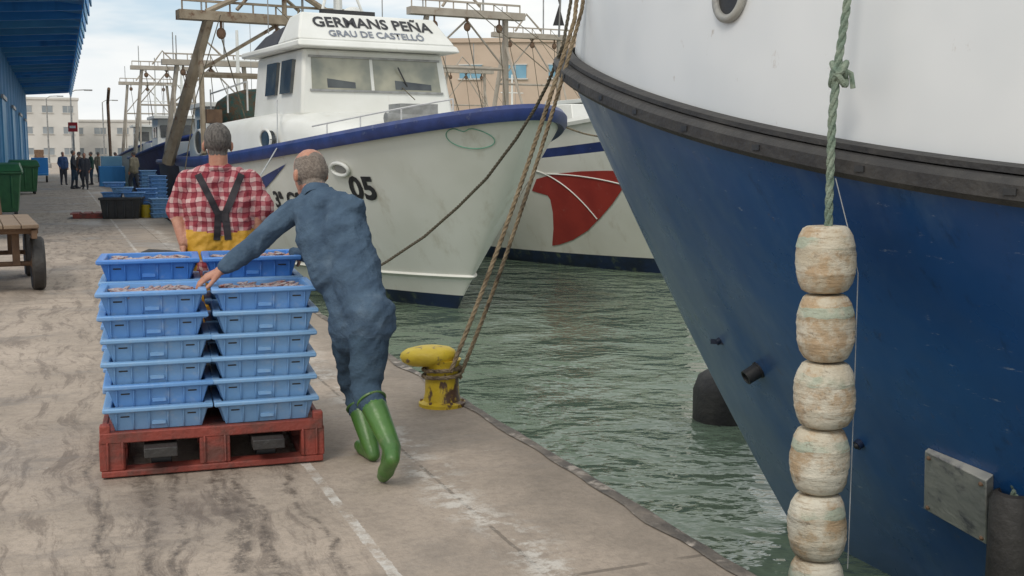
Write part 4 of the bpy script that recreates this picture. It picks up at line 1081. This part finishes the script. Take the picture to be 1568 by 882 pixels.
pr+=[('c',B(-.08,0,.97),.135,B(-.085,0,1.06),.142,'oil'),('c',B(.08,0,.97),.135,B(.085,0,1.06),.142,'oil'),('c',B(-.06,0,.93),.135,B(.06,0,.93),.135,'oil')]
bo=organic('body',pr,.010,3,.012,e,seed=9,wrmats=('plaid','oil'))
hc=B(0,.03,1.66); head(e,hc,fw,J['neck'],'hair',False,1.06)
hand(e,'hand_left',J['wrL']+Vector((0,0,-.02)),(-.05,-.15,-1),(-.9,-.3,0),1,(.5,.9,.7),1.0)
hand(e,'hand_right',J['wrR'],(-.2,.2,-1),(.9,.3,0),-1,(.4,.6,.5),1.0)
tree=BVHTree.FromPolygons([v.co.copy() for v in bo.data.vertices],[tuple(p.vertices) for p in bo.data.polygons])
mb=MB()
def strap(p0,p1,wd=.042,n=26,bulge=0):
    vs=[]
    for i in range(n+1):
        t=i/n; r=p0[0]+(p1[0]-p0[0])*t; z=p0[1]+(p1[1]-p0[1])*t
        dr,dz=p1[0]-p0[0],p1[1]-p0[1]; L_=math.hypot(dr,dz); px,pz=-dz/L_*wd/2,dr/L_*wd/2
        for sg,o in ((-1,0),(1,0)):
            org=B(r+px*sg,-1.0,z+pz*sg); loc,nr,_,_=tree.ray_cast(org,fw)
            if loc is None: loc=B(r+px*sg,-.08,z+pz*sg)
            vs.append(loc-fw*.010)
    fs=[(2*i,2*i+1,2*i+3,2*i+2) for i in range(n)]
    vs2=[v+fw*.012 for v in vs]; o=len(vs)
    mb.add(vs+vs2,fs+[tuple(k+o for k in f) for f in fs]+[(2*i,2*i+2,2*i+2+o,2*i+o) for i in range(n)]+[(2*i+1,2*i+3,2*i+3+o,2*i+1+o) for i in range(n)],'strap')
strap((-.135,1.475),(-.02,1.22)); strap((.135,1.475),(.02,1.22)); strap((-.02,1.24),(-.035,1.06)); strap((.02,1.24),(.035,1.06)); strap((-.04,1.21),(.04,1.21),.07)
mb.build('braces',e)
mb=MB(); ax=Vector((0,0,1)); ring=[J['neck']+Vector((0,0,.012))+rt*.068*math.cos(t)+fw*.066*math.sin(t) for t in [2*math.pi*i/28 for i in range(29)]]
mb.tube(ring,.016,'plaid',8,False); mb.build('collar',e)
hd=J['wrL']+Vector((.0,-.01,-.075)); mb=MB(); Mi=(Matrix.Translation((FL.x,FL.y,0))@Matrix.Rotation(PA,4,'Z')).inverted()
q=lambda p: Mi@Vector(p)
foot=PM@Vector((PW/2,PD+.33,.3))
hl=sv(216,380,y-.1); hl.z=hd.z
hdR=hd+(hd-hl)*.25
loop=[hl+Vector((.04,0,-.07)),hl+Vector((0,0,-.03)),hl+Vector((.01,0,.005)),hl+Vector((.05,0,.02)),hd+Vector((-.05,0,.012)),hd,hdR,hdR+Vector((.02,0,-.03)),hdR+Vector((-.04,0,-.10)),(hl+hdR)/2+Vector((0,0,-.14)),hl+Vector((.04,0,-.07))]
mb.tube([q(p) for p in loop],.016,'black',8,False)
mb.tube([q((hl+hdR)/2+Vector((0,0,-.14))),q(foot)],.022,'black',8)
mb.build('handle',je)

# --- distant people
def passer(u,v,y,face,top,leg,h=1.72,arm=0):
    P=gp(u,v); 
    f=Vector((math.sin(face),math.cos(face),0)); r=Vector((f.y,-f.x,0)); s=h/1.75
    def B(a,b,z): return Vector((P.x,P.y,0))+(r*a+f*b)*s+Vector((0,0,z*s))
    st=random.uniform(.02,.16)
    J=dict(neck=B(0,0,1.48),chest=B(0,0,1.26),shL=B(-.18,0,1.42),shR=B(.18,0,1.42),elL=B(-.24,-.02,1.14),wrL=B(-.22,.08+arm,.92),elR=B(.24,-.02,1.14),wrR=B(.2,.12,.95+arm*.5),
      hipL=B(-.09,0,.92),hipR=B(.09,0,.92),knL=B(-.1,st,.5),knR=B(.1,-st*.3,.5),anL=B(-.11,st,.09),anR=B(.11,-st,.09),heL=B(-.11,st-.04,.035),toL=B(-.12,st+.16,.035),heR=B(.11,-st-.04,.035),toR=B(.12,-st+.16,.035))
    pr=body_prims(J,dict(top=top,waist=top,leg=leg,boot='dark'),s,1.08,1.1)
    Rm=Matrix((f,-r,Vector((0,0,1)))).transposed()
    pr+=[('c',B(0,0,1.48),.055,B(0,.01,1.6),.055,'skin'),('e',B(0,.015,1.63),(.095,.075,.115),Rm,'skin'),('e',B(0,-.01,1.66),(.093,.08,.1),Rm,'hair'),('c',B(0,.1,1.62),.014,B(0,.115,1.60),.014,'skin')]
    for sd,kx in (('L',-1),('R',1)):
        w_=J['wr'+sd]; pr.append(('c',w_,.03,w_+Vector((0,0,-.08))+f*.02,.034,'skin'))
        for i in range(4): pr.append(('c',w_+Vector((0,0,-.08))+f*(.02+(i-1.5)*.02),.011,w_+Vector((0,0,-.15+.01*abs(i-1.5)))+f*(.04+(i-1.5)*.02),.009,'skin'))
        pr.append(('c',w_+Vector((0,0,-.03))+f*.03,.013,w_+Vector((0,0,-.09))+f*.07,.01,'skin'))
    e=empty('standing_man',(0,0,0)); organic('body',pr,.02,3,0,e)
for a in ((98,283,0,2.5,'blue_cl','dark'),(114,289,0,1.2,'dark','jeans',1.78),(123,286,0,-1.5,'dark2','dark'),(131,290,0,2.9,'dark','dark',1.66),(141,283,0,-2.2,'green_cl','jeans'),(152,279,0,.3,'khaki','dark'),(207,296,0,-1.2,'khaki','dark'),(178,276,0,.9,'blue_cl','dark')):
    passer(*a)

# ---------------------------------------------------------------- left: cart, bins, crates
e=empty('flatbed_cart',Q(-.25,14.0),AL+R(4))
mb=MB()
for i in range(7): mb.box((-.10-.19*i,1.1,.775),(.18,2.5,.045),'wood')
for y_ in (.1,1.0,2.0): mb.box((-.66,y_,.715),(1.3,.09,.07),'rust')
for x in (-.06,-1.28): mb.box((x,1.1,.68),(.06,2.4,.1),'rust')
mb.build('deck',e,bevel=.006)
mb=MB()
for x in (-.02,-1.25):
    for y_ in (.3,2.0):
        Mx=Matrix.Translation((x,y_,.315))@Matrix.Rotation(R(90),4,'Y')
        mb.lathe([(.13,-.05),(.22,-.06),(.29,-.075),(.315,-.05),(.318,0),(.315,.05),(.29,.075),(.22,.06),(.13,.05)],Mx,'rubber',28)
        mb.lathe([(.03,-.08),(.13,-.03),(.17,-.062),(.17,.062),(.13,.03),(.03,.08)],Mx,'rust',20)
for y_ in (.3,2.0): mb.tube([(.04,y_,.315),(-1.3,y_,.315)],.03,'rust',8); mb.box((-.25,y_,.5),(.08,.12,.4),'rust'); mb.box((-1.0,y_,.5),(.08,.12,.4),'rust')
mb.build('wheels',e)
mb=MB(); mb.tube([(-.35,2.3,.8),(-.35,2.3,1.02),(-1.2,2.3,1.02),(-1.2,2.3,.8)],.025,'rust',8); mb.tube([(-.6,.0,.7),(-.6,-.7,.45),(-.6,-1.2,.4)],.025,'rust',8); mb.build('bars',e)

def bin_(P,rz,name='wheelie_bin',lid='bin'):
    e=empty(name,P,rz); mb=MB()
    mb.hexa([(-.42,-.42,.1),(.42,-.42,.1),(.42,.42,.1),(-.42,.42,.1),(-.52,-.52,1.1),(.52,-.52,1.1),(.52,.52,1.1),(-.52,.52,1.1)],'bin')
    mb.box((0,0,1.12),(1.14,1.14,.07),'bin')
    for x in (-.3,0,.3): mb.hexa([(x-.03,-.45,.2),(x+.03,-.45,.2),(x+.03,-.40,.2),(x-.03,-.40,.2),(x-.03,-.545,1.05),(x+.03,-.545,1.05),(x+.03,-.5,1.05),(x-.03,-.5,1.05)],'bin')
    mb.build('body',e,bevel=.03)
    mb=MB(); mb.hexa([(-.57,-.57,1.16),(.57,-.57,1.16),(.57,.57,1.16),(-.57,.57,1.16),(-.5,-.4,1.34),(.5,-.4,1.34),(.5,.5,1.38),(-.5,.5,1.38)],lid); mb.tube([(-.5,.6,1.2),(.5,.6,1.2)],.025,'black',6); mb.build('lid',e,bevel=.03)
    mb=MB()
    for x in (-.36,.36):
        for y_ in (-.34,.34): mb.tube([(x-.03,y_,.09),(x+.03,y_,.09)],.09,'black',14)
    mb.build('wheels',e)
bin_(gp(2,330),AL,); bin_(gp(38,297),AL+.1,lid='bin')

def stack(P,n,rz,k=0):
    for i in range(n): crate((P[0],P[1],i*.12),rz+random.uniform(-.05,.05),k)
for (u,v,n,k) in ((226,331,6,0),(246,333,4,2),(228,312,9,2),(243,318,8,0)): stack(gp(u,v),n,.3+random.random()*.2,k)
P=gp(188,334); mb=MB()
mb.hexa([(-.42,-.32,0),(.42,-.32,0),(.42,.32,0),(-.42,.32,0),(-.48,-.38,.48),(.48,-.38,.48),(.48,.38,.48),(-.48,.38,.48)],'black'); mb.box((0,0,.5),(1.02,.82,.06),'black')
for x in (-.3,-.1,.1,.3): mb.box((x,-.365,.25),(.04,.05,.42),'black')
mb.build('black_tub',bevel=.01,loc=P,rz=.2)
for dx,dz,k in ((-.25,.53,0),(.29,.53,0),(.0,.655,2),(-.2,.78,0)): crate((P.x+dx,P.y+.05,dz),.25,k)
mb=MB(); mb.lathe([(.12,0),(.15,.3),(.16,.3),(.16,.32),(.13,.32),(.11,.05)],Matrix.Identity(4),'ylw',20); mb.tube([(.15*math.cos(t),0,.32+.12*math.sin(t)) for t in [math.pi*i/10 for i in range(11)]],.008,'steel',5); mb.build('yellow_bucket',loc=gp(224,333))
mb=MB()
for i in range(5): mb.box((-.6+.28*i,0,.12),(.2,1.0,.025),'pallet')
for y_ in (-.45,0,.45): mb.box((-.04,y_,.055),(1.2,.09,.1),'pallet')
mb.build('red_pallet',loc=gp(155,333),rz=.3)
P=gp(62,279); e=empty('hand_trolley',P,AL); mb=MB(); mb.box((0,0,.45),(.9,1.4,.12),'shedblue'); mb.box((0,.6,.95),(.9,.08,.9),'shedblue'); mb.build('body',e,bevel=.02)
mb=MB()
for x in (-.35,.35):
    for y_ in (-.5,.5): mb.tube([(x-.05,y_,.18),(x+.05,y_,.18)],.18,'black',16)
mb.build('wheels',e)
P=gp(172,285); e=empty('quay_hoist',P,AL); mb=MB(); mb.box((0,0,.5),(1.2,1.4,1.0),'shedblue'); mb.box((0,.2,1.25),(1.0,.9,.5),'glassb'); mb.tube([(0,.4,1),(0,1.2,4.2),(0,-.8,4.8)],.08,'rust',8); mb.build('body',e,bevel=.03)
mb=MB(); P=gp(215,292)
for i in range(26):
    mb.ell((random.uniform(-1,1),random.uniform(-.8,.8),random.uniform(.1,.5)),(random.uniform(.25,.5),random.uniform(.25,.5),random.uniform(.12,.28)),'net',n=6)
mb.build('net_pile',loc=P+Vector((.4,4,0)))

# ---------------------------------------------------------------- background buildings, lamps
def building(name,P,rz,W_,D_,H_,wall,win,rows,cols,trim='offw',wh=1.2):
    e=empty(name,P,rz); mb=MB(); mb.box((0,0,H_/2),(W_,D_,H_),wall); mb.box((0,0,H_+.2),(W_+.4,D_+.4,.4),wall); mb.build('walls',e)
    mb=MB()
    for r in range(rows):
        for c in range(cols):
            x=-W_/2+(c+.5)*W_/cols; z=(r+.55)*H_/rows; ww=W_/cols*.5
            for sy in (-1,1):
                mb.box((x,sy*(D_/2+.0),z),(ww,.12,wh),win); mb.box((x,sy*(D_/2+.06),z-wh/2-.08),(ww+.3,.22,.12),trim); mb.box((x,sy*(D_/2+.03),z),(.08,.12,wh),trim)
                mb.box((x,sy*(D_/2+.04),z+wh/2+.06),(ww+.2,.14,.1),trim)
    mb.box((0,-D_/2-.02,1.2),(1.6,.1,2.4),'rust'); mb.build('windows',e)
c=sv(795,200,112); building('beige_harbour_building',(c.x,c.y,0),R(-4),21,12,12.0,'beige','glassb',2,5)
c=sv(690,200,124); building('cream_building',(c.x,c.y,0),R(3),30,12,8,'offw','glassd',2,7)
c=sv(985,200,120); building('white_warehouse',(c.x,c.y,0),R(3),40,12,6,'offw','glassd',1,8)
M['glass_haze']=pm('hazed_window',(.25,.28,.30),(.33,.36,.38),.6,.3)  # far window glass paled, with the distance haze mixed into its colour
for (u,yd,W_,H_,wl,rw,cl) in ((60,210,14,11.5,'offw',3,4),(150,240,30,8,'offw',2,7),(100,260,22,6.5,'offw',2,5),(215,230,26,8,'offw',2,6),(20,240,24,13,'offw',3,5),(300,250,40,8,'offw',2,8),(420,260,40,7,'beige',2,8)):
    c=sv(u,236,yd); building('town_building',(c.x,c.y,0),R(random.uniform(5,25)),W_,12,H_,wl,'glass_haze',rw,cl)
def lamp(P,h=8):
    e=empty('street_lamp',P,AL); mb=MB(); mb.tube([(0,0,0),(0,0,h)],[.12,.06],'steel',8); mb.tube([(0,0,h),(.4,0,h+.25),(1.3,0,h+.3)],.05,'steel',6); mb.box((1.5,0,h+.27),(.7,.25,.12),'steel'); mb.lathe([(.22,0),(.22,.5),(.14,.55)],Matrix.Identity(4),'greyc',10); mb.build('post',e)
for (u,y_,h) in ((112,100,7),(75,130,8),(160,140,8)):
    c=sv(u,236,y_); lamp((c.x,c.y,0),h)
c=sv(114,236,75); e=empty('traffic_sign',(c.x,c.y,0),AL*0); mb=MB(); mb.tube([(0,0,0),(0,0,3.7)],.05,'steel',6); mb.box((0,-.06,3.4),(.62,.05,.62),'redsign'); mb.box((0,-.09,3.4),(.4,.03,.16),'white'); mb.build('panel',e)
mb=MB(); c=sv(856,20,8.3)
mb.tube([c+Vector((.0,0,-.17)),c+Vector((.02,0,.4))],.008,'steel',5); mb.add([c+Vector((-.04,0,.22)),c+Vector((.04,0,.22)),c+Vector((-.0,0,.06)),c+Vector((.04,0,-.09)),c+Vector((-.045,0,-.09))],[(0,1,2),(2,3,4)],'black')
mb.tube([c+Vector((.02,0,.4)),bowtop],.006,'steel',5)
mb.build('radar_reflector')
print('objects',len(bpy.data.objects))
